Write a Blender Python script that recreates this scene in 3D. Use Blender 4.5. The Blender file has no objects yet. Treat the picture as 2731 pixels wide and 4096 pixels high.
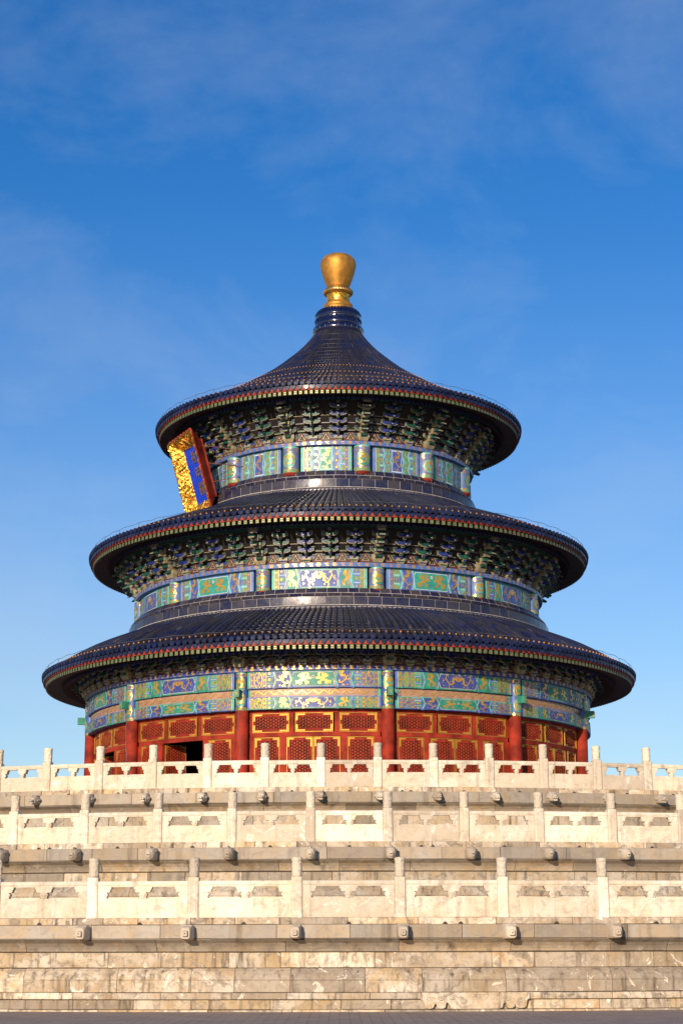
import bpy, bmesh, math, random
from math import sin, cos, pi, radians, sqrt, atan2
from mathutils import Vector, Matrix
random.seed(7)
SC = bpy.context.scene
COL = SC.collection

# ------------------------------------------------------------ camera
cam_d = bpy.data.cameras.new('camera')
cam = bpy.data.objects.new('camera', cam_d); COL.objects.link(cam)
FW = Vector((0.00161526, 0.97198142, 0.23505214)); RT = Vector((0.99999663, -0.00109175, -0.00235735)); UP = Vector((0.00203468, -0.23505516, 0.9719799))
M = Matrix((RT, UP, -FW)).transposed().to_4x4(); M.translation = Vector((0, -92.6356, 1.70436))
cam.matrix_world = M
cam_d.sensor_fit = 'VERTICAL'; cam_d.sensor_height = 36; cam_d.sensor_width = 24
cam_d.lens = 36 * 7129.5 / 4096
cam_d.clip_start = 0.5; cam_d.clip_end = 20000
SC.camera = cam
SC.render.resolution_x = 682; SC.render.resolution_y = 1024

# ------------------------------------------------------------ light
SUN_AZ, SUN_EL = radians(-19.0), radians(14.3)
S2 = Vector((sin(SUN_AZ) * cos(SUN_EL), -cos(SUN_AZ) * cos(SUN_EL), sin(SUN_EL)))   # towards the sun
sl = bpy.data.lights.new('sun', 'SUN'); sl.energy = 5.0; sl.angle = radians(0.53); sl.color = (1.0, 0.82, 0.635)
so = bpy.data.objects.new('sun', sl); COL.objects.link(so); so.location = S2 * 200
so.rotation_euler = S2.to_track_quat('Z', 'Y').to_euler()

W = bpy.data.worlds.new('World'); SC.world = W; W.use_nodes = True
nt = W.node_tree; nt.nodes.clear()
def wn(t, **k):
    n = nt.nodes.new(t)
    for a, b in k.items(): setattr(n, a, b)
    return n
sky = wn('ShaderNodeTexSky', sky_type='NISHITA', sun_disc=False, sun_elevation=SUN_EL, sun_rotation=atan2(S2.x, S2.y),
         altitude=300, air_density=1.0, dust_density=0.55, ozone_density=3.0)
hs = wn('ShaderNodeHueSaturation'); hs.inputs['Saturation'].default_value = 1.32; hs.inputs['Value'].default_value = 1.18; hs.inputs['Hue'].default_value = .511
tc = wn('ShaderNodeTexCoord'); mp = wn('ShaderNodeMapping'); mp.inputs['Scale'].default_value = (2.6, 2.6, 4.2); mp.inputs['Rotation'].default_value = (0.5, 0.25, 0.1)
no = wn('ShaderNodeTexNoise'); no.inputs['Scale'].default_value = 2.3; no.inputs['Detail'].default_value = 8; no.inputs['Roughness'].default_value = .6; no.inputs['Distortion'].default_value = .25
mr = wn('ShaderNodeMapRange'); mr.inputs['From Min'].default_value = .44; mr.inputs['From Max'].default_value = .80; mr.inputs['To Max'].default_value = .24
mx = wn('ShaderNodeMix', data_type='RGBA'); mx.inputs[7].default_value = (4.6, 5.2, 6.2, 1)
bg = wn('ShaderNodeBackground'); bg.inputs['Strength'].default_value = 0.12
wo = wn('ShaderNodeOutputWorld')
L = nt.links.new
L(sky.outputs[0], hs.inputs['Color']); L(tc.outputs['Generated'], mp.inputs[0]); L(mp.outputs[0], no.inputs['Vector'])
L(no.outputs['Fac'], mr.inputs['Value']); L(mr.outputs[0], mx.inputs[0]); L(hs.outputs[0], mx.inputs[6]); sx = wn('ShaderNodeSeparateXYZ'); hz = wn('ShaderNodeMapRange', interpolation_type='SMOOTHSTEP'); hz.inputs['From Min'].default_value = .42; hz.inputs['From Max'].default_value = 0.; hz.inputs['To Max'].default_value = .36
hm = wn('ShaderNodeMix', data_type='RGBA'); hm.inputs[7].default_value = (4.7, 5.2, 5.9, 1)
L(tc.outputs['Generated'], sx.inputs[0]); L(sx.outputs['Z'], hz.inputs['Value']); L(hz.outputs[0], hm.inputs[0]); L(mx.outputs[2], hm.inputs[6]); L(hm.outputs[2], bg.inputs[0]); L(bg.outputs[0], wo.inputs[0])
vs = SC.view_settings; vs.view_transform = 'Standard'; vs.look = 'None'; vs.gamma = 1; vs.exposure = 0.1
SC.render.engine = 'CYCLES'; SC.cycles.max_bounces = 6; SC.cycles.use_denoising = True

# ------------------------------------------------------------ materials
class Mat:
    def __init__(s, name):
        s.m = bpy.data.materials.new(name); s.m.use_nodes = True; s.t = s.m.node_tree
        s.b = s.t.nodes['Principled BSDF']; s.tc = s.n('ShaderNodeTexCoord')
    def n(s, t, **k):
        x = s.t.nodes.new(t)
        for a, b in k.items(): setattr(x, a, b)
        return x
    def link(s, a, b): s.t.links.new(a, b)
    def vec(s, scale=(1, 1, 1), offs=None):
        mp = s.n('ShaderNodeMapping'); mp.inputs['Scale'].default_value = scale
        src = s.tc.outputs['Object']
        if offs is not None:
            ad = s.n('ShaderNodeVectorMath', operation='ADD'); s.link(src, ad.inputs[0]); s.link(offs, ad.inputs[1]); src = ad.outputs[0]
        s.link(src, mp.inputs[0]); return mp.outputs[0]
    def noise(s, scale, detail=5, rough=.55, dist=0, vec=None, v=(1, 1, 1), offs=None):
        x = s.n('ShaderNodeTexNoise'); x.inputs['Scale'].default_value = scale; x.inputs['Detail'].default_value = detail
        x.inputs['Roughness'].default_value = rough; x.inputs['Distortion'].default_value = dist
        s.link(vec or s.vec(v, offs), x.inputs['Vector']); return x.outputs['Fac']
    def ramp(s, fac, lo, hi, a=0., b=1.):
        x = s.n('ShaderNodeMapRange', interpolation_type='SMOOTHSTEP'); x.inputs['From Min'].default_value = lo; x.inputs['From Max'].default_value = hi
        x.inputs['To Min'].default_value = a; x.inputs['To Max'].default_value = b; s.link(fac, x.inputs['Value']); return x.outputs[0]
    def mix(s, fac, a, b, blend='MIX'):
        x = s.n('ShaderNodeMix', data_type='RGBA', blend_type=blend)
        for sock, v in ((x.inputs[0], fac), (x.inputs[6], a), (x.inputs[7], b)):
            if isinstance(v, (int, float)): sock.default_value = v
            elif isinstance(v, tuple): sock.default_value = (*v, 1)
            else: s.link(v, sock)
        return x.outputs[2]
    def math(s, op, a, b=0.):
        x = s.n('ShaderNodeMath', operation=op)
        for sock, v in ((x.inputs[0], a), (x.inputs[1], b)):
            if isinstance(v, (int, float)): sock.default_value = v
            else: s.link(v, sock)
        return x.outputs[0]
    def set(s, **k):
        for a, v in k.items():
            a = a.replace('_', ' ')
            if hasattr(v, 'links'): s.link(v, s.b.inputs[a])
            else: s.b.inputs[a].default_value = (*v, 1) if isinstance(v, tuple) else v
        return s
    def bump(s, h, strength, dist=.02):
        x = s.n('ShaderNodeBump'); x.inputs['Strength'].default_value = strength; x.inputs['Distance'].default_value = dist
        s.link(h, x.inputs['Height']); s.link(x.outputs[0], s.b.inputs['Normal']); return s

def simple(name, c, rough=.5, var=.18, metal=0., coat=0., nscale=6, bump=.0, spec=.5):
    m = Mat(name); f = m.noise(nscale, 6)
    d = tuple(x * (1 - var * 1.6) for x in c); l = tuple(min(1, x * (1 + var)) for x in c)
    m.set(Base_Color=m.mix(m.ramp(f, .3, .72), d, l), Roughness=rough, Metallic=metal, Coat_Weight=coat, Coat_Roughness=.1, Specular_IOR_Level=spec)
    if bump: m.bump(m.noise(nscale * 4, 6), bump)
    return m.m

def stone(name, light, warm, grey, streak=.5, rust=.3, patch=.5, rough=.75, run=False, inst=False, relief=.25, carve=0.):
    m = Mat(name)
    if inst:
        oi = m.n('ShaderNodeObjectInfo'); rnd = oi.outputs['Random']
    else:
        at = m.n('ShaderNodeAttribute', attribute_name='tint'); rnd = at.outputs['Fac']
    cb = m.n('ShaderNodeCombineXYZ'); k = m.math('MULTIPLY', rnd, 37.)
    m.link(k, cb.inputs[0]); m.link(k, cb.inputs[2]); of = cb.outputs[0]
    big = m.noise(.9, 6, .6, .6, offs=of); mid = m.noise(3.1, 8, .65, 1.2, offs=of); fine = m.noise(19, 6, .7, .4, offs=of)
    st = m.noise(2.6, 6, .6, .3, v=(2.2, 2.2, .22), offs=of); vein = m.noise(1.7, 8, .62, 2.4, v=(1, 1, 2.4), offs=of)
    if run: st = m.math('ADD', m.math('MULTIPLY', m.noise(1.25, 6, .65, .2, v=(1.6, 1.6, .03)), .8), m.math('MULTIPLY', m.noise(4, 4, .6, .3, v=(1, 1, .3)), .2))
    hf = m.n('ShaderNodeMath', operation='FRACT'); m.link(m.math('MULTIPLY', rnd, 7.31), hf.inputs[0])
    c = m.mix(m.ramp(big, .36, .62), light, warm)
    c = m.mix(m.math('MULTIPLY', m.ramp(hf.outputs[0], .35, .95), .75), c, grey)
    c = m.mix(m.math('MULTIPLY', m.ramp(mid, .47, .66), patch), c, grey)
    c = m.mix(m.math('MULTIPLY', m.ramp(vein, .58, .63), .35 * patch), c, tuple(x * .45 for x in grey))
    wp = m.ramp(m.noise(1.9, 9, .7, 1.6, offs=of), .575, .635)
    c = m.mix(m.math('MULTIPLY', wp, patch * .9), c, tuple(min(.88, x * 1.26) for x in light))
    c = m.mix(m.math('MULTIPLY', m.ramp(m.noise(1.35, 6, .6, .8, offs=of), .60, .74), rust), c, (.42, .23, .075))
    c = m.mix(m.math('MULTIPLY', m.ramp(st, .50, .74), streak), c, (.10, .072, .048))
    c = m.mix(m.math('MULTIPLY', m.ramp(fine, .60, .80), .35), c, tuple(x * .5 for x in grey))
    br = m.ramp(rnd, 0, 1, .80, 1.10)
    c = m.mix(1., c, br, 'MULTIPLY')
    m.set(Base_Color=c, Roughness=rough, Specular_IOR_Level=.3)
    h = m.math('ADD', m.math('MULTIPLY', mid, .6), m.math('MULTIPLY', fine, .35))
    if carve:
        vo = m.n('ShaderNodeTexVoronoi', feature='SMOOTH_F1'); vo.inputs['Scale'].default_value = 11
        w = m.noise(5, 3, .5, 1.5); ad = m.n('ShaderNodeVectorMath', operation='ADD'); m.link(m.vec(), ad.inputs[0]); m.link(m.mix(.12, (0., 0., 0.), w), ad.inputs[1])
        m.link(ad.outputs[0], vo.inputs['Vector']); h = m.math('ADD', h, m.math('MULTIPLY', m.ramp(vo.outputs['Distance'], .1, .6), carve))
    h = m.math('ADD', h, m.math('MULTIPLY', wp, .5 * patch))
    m.bump(h, relief, .05)
    return m.m

MARBLE = stone('white_marble', (.83, .73, .59), (.76, .63, .46), (.47, .39, .295), streak=.34, rust=.16, patch=.6, inst=True, relief=.16)
MARBLE_CARVED = stone('carved_marble', (.70, .60, .46), (.66, .56, .42), (.47, .41, .33), streak=.2, rust=.05, patch=.35, inst=True, relief=.4, carve=1.2)
BLOCK = stone('weathered_marble', (.70, .605, .475), (.50, .36, .20), (.29, .235, .175), streak=.95, rust=.7, patch=.95, relief=.6)
BLOCK_GREY = stone('stained_marble', (.54, .475, .38), (.44, .33, .20), (.27, .23, .185), streak=.9, rust=.7, patch=.9, relief=.6)
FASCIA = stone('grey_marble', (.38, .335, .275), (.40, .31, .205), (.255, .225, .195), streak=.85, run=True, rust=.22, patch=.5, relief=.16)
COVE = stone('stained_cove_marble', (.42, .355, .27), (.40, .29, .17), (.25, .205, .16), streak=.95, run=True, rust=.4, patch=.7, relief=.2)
SPOUT = stone('spout_marble', (.58, .50, .39), (.50, .41, .30), (.36, .31, .25), streak=.2, rust=.1, patch=.35, inst=True, relief=.3)
HOLE_SHADE = simple('hole_shade', (.05, .04, .03), .9)  # dark colour standing in for shade inside drains and spout mouths
MORTAR = simple('pale_mortar', (.42, .39, .36), .9, nscale=3)

def tile_mat(name, dusty):
    m = Mat(name)
    f = m.noise(1.3, 7, .62, .5); g = m.noise(14, 5, .7)
    c = m.mix(m.ramp(g, .3, .7), (.006, .011, .042), (.012, .022, .085))
    c = m.mix(m.math('MULTIPLY', m.ramp(f, .3, .7), dusty), c, (.034, .031, .031))
    c = m.mix(m.ramp(m.noise(30, 3, .6), .73, .79, 0, .4), c, (.22, .21, .20))
    at = m.n('ShaderNodeAttribute', attribute_name='tint'); c = m.mix(1., c, m.ramp(at.outputs['Fac'], 0, 1, .65, 1.35), 'MULTIPLY'); c = m.mix(m.ramp(at.outputs['Fac'], .93, .99, 0, .35), c, (.11, .10, .10))
    m.set(Base_Color=c, Roughness=m.ramp(f, .3, .8, .32, .6), Coat_Weight=.1, Coat_Roughness=.12, Specular_IOR_Level=.22)
    m.bump(m.noise(9, 5, .6), .25, .02); return m.m
TILE = simple('pan_tile', (.010, .010, .016), .45, .3)
TILE_RIDGE = tile_mat('glazed_ridge_tile', .9)
TILE_END = tile_mat('glazed_tile_end', .25)
def band_mat():
    m = Mat('glazed_band_tile')
    at = m.n('ShaderNodeAttribute', attribute_name='tint'); r = at.outputs['Fac']
    f = m.noise(2.1, 6, .6, .4)
    c = m.mix(r, (.012, .014, .050), (.050, .043, .050)); c = m.mix(m.ramp(f, .4, .75, 0, .6), c, (.062, .054, .050))
    m.set(Base_Color=c, Roughness=m.ramp(f, .3, .8, .2, .42), Coat_Weight=.14, Coat_Roughness=.08, Specular_IOR_Level=.3); m.bump(m.noise(5, 4), .3, .02); return m.m
BAND = band_mat()
DRUM_TILE = simple('glazed_drum_tile', (.006, .008, .040), .16, .3, coat=.8, nscale=4, bump=.1)
NAIL = simple('yellow_nail', (.58, .24, .018), .4)
RED = simple('red_lacquer', (.27, .026, .012), .75, .3, nscale=1.6, bump=.06, spec=.2)
RED_SHADED = simple('shaded_red_wood', (.035, .010, .008), .6, .2)  # rafter red lowered so the colour carries part of the eave shade
ORANGE = simple('vermilion_board', (.30, .032, .011), .6, .2)
SOFFIT = simple('soffit_board', (.014, .009, .007), .8)  # near black: deep under-eave shade put into the base colour
BLACK = simple('dark_interior', (.006, .005, .005), .9)
BLUE = simple('mineral_blue', (.060, .135, .40), .5, .16, nscale=3)
BLUE_SHADED = simple('shaded_blue', (.014, .031, .18), .5, .2, nscale=3)  # bracket blue, darkened in colour to imitate shade under the eaves
BLUE_L = simple('pale_blue', (.11, .215, .50), .5, .15, nscale=3)
VIOLET = simple('violet_blue', (.105, .155, .34), .5, .15, nscale=3)
GREEN = simple('mineral_green', (.032, .28, .215), .5, .16, nscale=3)
GREEN_SHADED = simple('deep_green', (.007, .072, .050), .5, .2, nscale=3)  # bracket green, darkened in colour to imitate shade under the eaves
GREEN_L = simple('pale_green', (.10, .42, .35), .5, .14, nscale=3)
OLIVE = simple('olive_green', (.14, .29, .16), .55, .2, nscale=8)
WHITE = simple('white_line', (.56, .60, .58), .55, .06)
PINK = simple('rose_board', (.36, .205, .135), .45, .12, nscale=3)
RAFTER_G = simple('rafter_end_green', (.11, .155, .07), .55, .3, nscale=9)
def gold(name, c, rough, metal=1., b=.15, sc=20):
    m = Mat(name); f = m.noise(sc, 5, .6)
    m.set(Base_Color=m.mix(m.ramp(f, .3, .7), tuple(x * .72 for x in c), c), Metallic=metal, Roughness=m.ramp(f, .3, .7, rough - .08, rough + .1)); m.bump(m.noise(sc * 1.7, 4), b, .02); return m.m
GOLD = gold('gold_leaf', (.72, .38, .065), .27, .55, b=.05)
GILT = gold('gilt_frame', (.56, .31, .038), .5, .5, .4, 5)
GOLD_CARVED = gold('carved_gilding', (.95, .56, .10), .36, 1., .4, 8)
GOLD_DARK = gold('worn_gilding', (.62, .40, .13), .45)
GOLD_BALL = gold('gilded_bronze', (.58, .28, .05), .54, .7, .12, 3)
GOLD_LINE = simple('pale_outline', (.27, .225, .135), .5)  # bracket outline, toned down in colour to deepen the eave shade
BROWN = simple('bracket_underside', (.032, .025, .018), .6, .3)  # brown of the beaks, darkened further as painted eave shade
PLAQUE_BLUE = simple('plaque_blue', (.004, .05, .62), .6, .1, spec=.2)
STEEL = simple('grey_steel', (.10, .09, .09), .5)
RUSTY = simple('rusty_rod', (.16, .055, .04), .6)

# ------------------------------------------------------------ mesh helpers
def cyl(R, a, z):
    a = radians(a); return (R * sin(a), -R * cos(a), z)
class MB:
    def __init__(s): s.v = []; s.f = []; s.m = []; s.t = []; s.cur = 0; s.tint = 0.5
    def add(s, vs, fs, mat=None, tint=None):
        o = len(s.v); s.v += [tuple(p) for p in vs]
        for f in fs:
            s.f.append(tuple(o + i for i in f)); s.m.append(s.cur if mat is None else mat); s.t.append(s.tint if tint is None else tint)
    def grid(s, rows, mat=None, closed=False, tint=None):
        nr, nc = len(rows), len(rows[0]); fs = []
        for i in range(nr - 1):
            for j in range(nc if closed else nc - 1):
                fs.append((i * nc + j, i * nc + (j + 1) % nc, (i + 1) * nc + (j + 1) % nc, (i + 1) * nc + j))
        s.add([p for r in rows for p in r], fs, mat, tint)
    def lathe(s, prof, a0=-180, a1=180, n=144, mat=None, tint=None):
        full = abs(a1 - a0) >= 360
        A = [a0 + (a1 - a0) * i / n for i in range(n if full else n + 1)]
        s.grid([[cyl(R, a, z) for a in A] for R, z in prof], mat, full, tint)
    def arcbox(s, R0, R1, a0, a1, z0, z1, n=1, mat=None, tint=None):
        A = [a0 + (a1 - a0) * i / n for i in range(n + 1)]
        rows = [[cyl(R0, a, z0) for a in A], [cyl(R1, a, z0) for a in A], [cyl(R1, a, z1) for a in A], [cyl(R0, a, z1) for a in A], [cyl(R0, a, z0) for a in A]]
        s.grid(rows, mat, tint=tint); k = len(A) - 1
        s.add([rows[i][0] for i in range(4)], [(0, 1, 2, 3)], mat, tint); s.add([rows[i][k] for i in range(4)], [(3, 2, 1, 0)], mat, tint)
    def box(s, c, d, mat=None, rot=None, tint=None):
        vs = [Vector((x * d[0] / 2, y * d[1] / 2, z * d[2] / 2)) for x in (-1, 1) for y in (-1, 1) for z in (-1, 1)]
        if rot: vs = [rot @ v for v in vs]
        vs = [v + Vector(c) for v in vs]
        s.add(vs, [(0, 1, 3, 2), (4, 6, 7, 5), (0, 4, 5, 1), (2, 3, 7, 6), (0, 2, 6, 4), (1, 5, 7, 3)], mat, tint)
    def tube(s, pts, r, n=6, mat=None, cap=True):
        pts = [Vector(p) for p in pts]; rows = []
        for i, p in enumerate(pts):
            d = (pts[min(i + 1, len(pts) - 1)] - pts[max(i - 1, 0)]).normalized()
            u = d.cross(Vector((0, 0, 1)) if abs(d.z) < .9 else Vector((1, 0, 0))).normalized(); w = d.cross(u)
            rr = r[i] if isinstance(r, (list, tuple)) else r
            rows.append([p + (u * cos(2 * pi * k / n) + w * sin(2 * pi * k / n)) * rr for k in range(n)])
        s.grid(rows, mat, True)
        if cap: s.add(rows[0], [tuple(range(n))], mat); s.add(rows[-1], [tuple(range(n - 1, -1, -1))], mat)
    def prism(s, poly, fn, d0, d1, mat=None, side=None, tint=None):
        """poly in 2D; fn(u, v, d) -> 3D"""
        n = len(poly); a = [fn(u, v, d0) for u, v in poly]; b = [fn(u, v, d1) for u, v in poly]
        s.add(a + b, [tuple(range(n - 1, -1, -1)), tuple(range(n, 2 * n))], mat, tint)
        s.add(a + b, [(i, (i + 1) % n, n + (i + 1) % n, n + i) for i in range(n)], mat if side is None else side, tint)
    def build(s, name, mats, parent=None, smooth=False, loc=None, tint=False, angle=None):
        me = bpy.data.meshes.new(name); me.from_pydata(s.v, [], s.f)
        mats = mats if isinstance(mats, (list, tuple)) else [mats]
        for m in mats: me.materials.append(m)
        me.polygons.foreach_set('material_index', s.m)
        if tint:
            at = me.attributes.new('tint', 'FLOAT', 'FACE'); at.data.foreach_set('value', s.t)
        if smooth or angle: me.polygons.foreach_set('use_smooth', [True] * len(me.polygons))
        bm = bmesh.new(); bm.from_mesh(me); bmesh.ops.remove_doubles(bm, verts=bm.verts, dist=1e-5) if smooth or angle else None
        bmesh.ops.recalc_face_normals(bm, faces=bm.faces); bm.to_mesh(me); bm.free()
        if angle: me.set_sharp_from_angle(angle=radians(angle))
        me.update()
        return link(name, me, parent, loc)
def link(name, me, parent=None, loc=None, rotz=0.):
    o = bpy.data.objects.new(name, me); COL.objects.link(o)
    if parent: o.parent = parent
    if loc: o.location = loc
    o.rotation_euler.z = rotz; return o
def copy(o, parent, rotz=0., loc=None):
    c = o.copy(); COL.objects.link(c); c.parent = parent; c.rotation_euler.z = rotz
    if loc: c.location = loc
    return c
def thing(name, label, cat, loc=(0, 0, 0), group=None):
    o = bpy.data.objects.new(name, None); COL.objects.link(o); o.location = loc; o.empty_display_size = .2
    o['label'] = label; o['category'] = cat
    if group: o['group'] = group
    return o
def tag(o, label, cat, group=None):
    o['label'] = label; o['category'] = cat
    if group: o['group'] = group
    return o

# ------------------------------------------------------------ ground
def ground():
    m = Mat('grey_paving'); br = m.n('ShaderNodeTexBrick', offset=.5); br.inputs['Scale'].default_value = 1.
    br.inputs['Brick Width'].default_value = .48; br.inputs['Row Height'].default_value = .24; br.inputs['Mortar Size'].default_value = .012; br.inputs['Bias'].default_value = 0
    br.inputs['Color1'].default_value = (.36, .275, .22, 1); br.inputs['Color2'].default_value = (.25, .195, .16, 1); br.inputs['Mortar'].default_value = (.05, .045, .042, 1)
    m.link(m.vec(), br.inputs['Vector']); f = m.noise(1.1, 8, .65, .4)
    c = m.mix(m.ramp(f, .35, .7, 0, .6), br.outputs['Color'], (.37, .285, .23))
    c = m.mix(m.ramp(m.noise(3.2, 7, .7, 1, v=(1, 2.5, 1)), .62, .70, 0, .8), c, (.05, .044, .042))
    m.set(Base_Color=c, Roughness=.85); m.bump(m.math('ADD', m.math('MULTIPLY', br.outputs['Fac'], -.8), m.noise(9, 6, .65)), .5, .02)
    mb = MB(); R = [0, 40, 46, 60, 95, 160, 400, 1500, 6000]
    mb.lathe([(max(r, .01), 0) for r in R], n=96); o = mb.build('ground', m.m); o['kind'] = 'structure'
ground()

# ------------------------------------------------------------ terraces
def blocks(mb, prof, Rin, a0, a1, ln, seed, gap=.012, jit=.006, mats=None):
    """a course of separate stones, each an extruded profile (R, z) with worn arrises"""
    rd = random.Random(seed); Rm = prof[0][0]; a = a0 - rd.random() * ln / Rm * 57.3
    while a < a1:
        w = ln * rd.uniform(.45, 1.45) / Rm * 57.3; g = gap / Rm * 57.3; e = .016 / Rm * 57.3
        b = a + w; dR = rd.uniform(-jit, jit); tint = rd.random()
        n = max(2, int(w / .7)); A = [a + g / 2, a + g / 2 + e] + [a + w * i / n for i in range(1, n)] + [b - g / 2 - e, b - g / 2]
        dz = rd.uniform(-.004, .004)
        rows = []
        zs = [p[1] for p in prof]; zb, zt = zs[0], zs[-1]
        P = [(Rin, zb + .003), (prof[0][0] - .012, zb + .003), (prof[0][0], zb + .016)] + list(prof[1:-1]) + [(prof[-1][0], zt - .014), (prof[-1][0] - .014, zt - .003), (Rin, zt - .003)]
        for (R, z) in P:
            row = []
            for i, aa in enumerate(A):
                d = -.014 if i in (0, len(A) - 1) else rd.uniform(-.002, .002)
                row.append(cyl(R + (0 if R == Rin else dR + d), aa, z + (dz if R != Rin else 0)))
            rows.append(row)
        mb.grid(rows, 0, tint=tint)
        mb.add([r[0] for r in rows], [tuple(range(len(rows)))], 0, tint); mb.add([r[-1] for r in rows], [tuple(range(len(rows)))], 0, tint)
        a = b

def make2d(splines, depth, bevel, res=1):
    cu = bpy.data.curves.new('outline', 'CURVE'); cu.dimensions = '2D'; cu.fill_mode = 'BOTH'
    cu.extrude = depth / 2 - bevel; cu.bevel_depth = bevel; cu.bevel_resolution = res; cu.offset = -bevel
    for pts in splines:
        sp = cu.splines.new('POLY'); sp.points.add(len(pts) - 1); sp.use_cyclic_u = True
        for p, (x, y) in zip(sp.points, pts): p.co = (x, y, 0, 1)
    o = bpy.data.objects.new('outline', cu); COL.objects.link(o); dg = bpy.context.evaluated_depsgraph_get(); dg.update()
    me = bpy.data.meshes.new_from_object(o.evaluated_get(dg)); bpy.data.objects.remove(o)
    v = [tuple(p.co) for p in me.vertices]; f = [tuple(p.vertices) for p in me.polygons]; bpy.data.meshes.remove(me); bpy.data.curves.remove(cu)
    return v, f      # x, y in the plane, z thickness

def arc2(cx, cy, r, t0, t1, n, ry=None):
    return [(cx + r * cos(radians(t0 + (t1 - t0) * i / n)), cy + (ry or r) * sin(radians(t0 + (t1 - t0) * i / n))) for i in range(n + 1)]

def panel_mesh(name, Wd, k):
    """marble balustrade slab: local x along, -y towards the viewer, z up from the sill"""
    H = .95 * k; zb, zt = .505 * k, .805 * k; zc = .655 * k
    fx = lambda f: (f - .5) * Wd
    def half(sgn):      # opening on one side of the central vase
        m = lambda pts: [(sgn * x, y) for x, y in pts]
        xe = fx(.925)                                     # outer end
        v = .036 * Wd; cw = .086 * Wd
        pts = [(v * .95, zb)] + [(v * 1.0, zb + .05 * k)] + [(v * 1.28, zb + .09 * k), (v * 1.28, zb + .12 * k), (v * .9, zc - .005)]
        pts += [(v * 1.25, zc + .012 * k), (v * 1.5, zc), (cw * .95, zc + .012 * k), (cw * 1.02, zc + .05 * k), (cw * 1.0, zc + .075 * k), (cw * 1.16, zc + .10 * k), (cw * 1.2, zt)]
        e = xe; ew = .075 * Wd
        pts += [(e - ew * 1.0, zt), (e - ew * .97, zc + .10 * k), (e - ew * .8, zc + .075 * k), (e - ew * .82, zc + .045 * k), (e - ew * .7, zc + .01 * k), (e - ew * .45, zc), (e - .028 * Wd, zc + .012 * k)]
        pts += [(e - .018 * Wd, zc - .005), (e - .034 * Wd, zb + .12 * k), (e - .034 * Wd, zb + .09 * k), (e - .022 * Wd, zb + .05 * k), (e - .022 * Wd, zb)]
        return m(pts)
    mb = MB()
    v, f = make2d([[(-Wd / 2, 0), (Wd / 2, 0), (Wd / 2, H - .03), (-Wd / 2, H - .03)], half(1), half(-1)], .18, .012)
    mb.add([(x, -z, y) for x, y, z in v], f)
    # handrail with a roll, and the moulding line below it
    prof = [(-.095, H - .115), (-.108, H - .10), (-.112, H - .06), (-.10, H - .02), (-.075, H), (.075, H), (.10, H - .02), (.112, H - .06), (.095, H - .115)]
    mb.grid([[(-Wd / 2, y, z) for y, z in prof], [(Wd / 2, y, z) for y, z in prof]])
    for xx in (-Wd / 2, Wd / 2): mb.add([(xx, y, z) for y, z in prof], [tuple(range(len(prof)))])
    for s in (1, -1):
        x0, x1 = .105 * Wd, fx(.925) - .08 * Wd
        mb.tube([(s * x0, -.09, zt + .012), (s * x1, -.09, zt + .012)], .02, 6)
    # raised frame lines on the lower slab
    def rect(x0, x1, z0, z1, w, y):
        for a, b in (((x0, z0), (x1, z0)), ((x0, z1), (x1, z1))): mb.box(((a[0] + b[0]) / 2, y, a[1]), (x1 - x0 + w, .014, w))
        for xx in (x0, x1): mb.box((xx, y, (z0 + z1) / 2), (w, .014, z1 - z0 - w))
    xe = fx(.925)
    rect(-xe, xe, .06 * k, zb - .04 * k, .016, -.088)
    rect(-xe + .09, xe - .09, .12 * k, zb - .10 * k, .012, -.0865)
    # front of central cloud bracket, vase swelling and back lip of the openings
    mb.tube([(0, -.045, zb + .002), (0, -.045, zb + .05 * k), (0, -.045, zb + .10 * k), (0, -.045, zc)], [.034 * Wd, .036 * Wd, .046 * Wd, .034 * Wd], 10)
    for s in (1, -1): mb.box((s * .245 * Wd, .05, zb + .012 * k), (.37 * Wd, .05, .024 * k + .006))
    return mb.build(name, [MARBLE], angle=38).data

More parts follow.
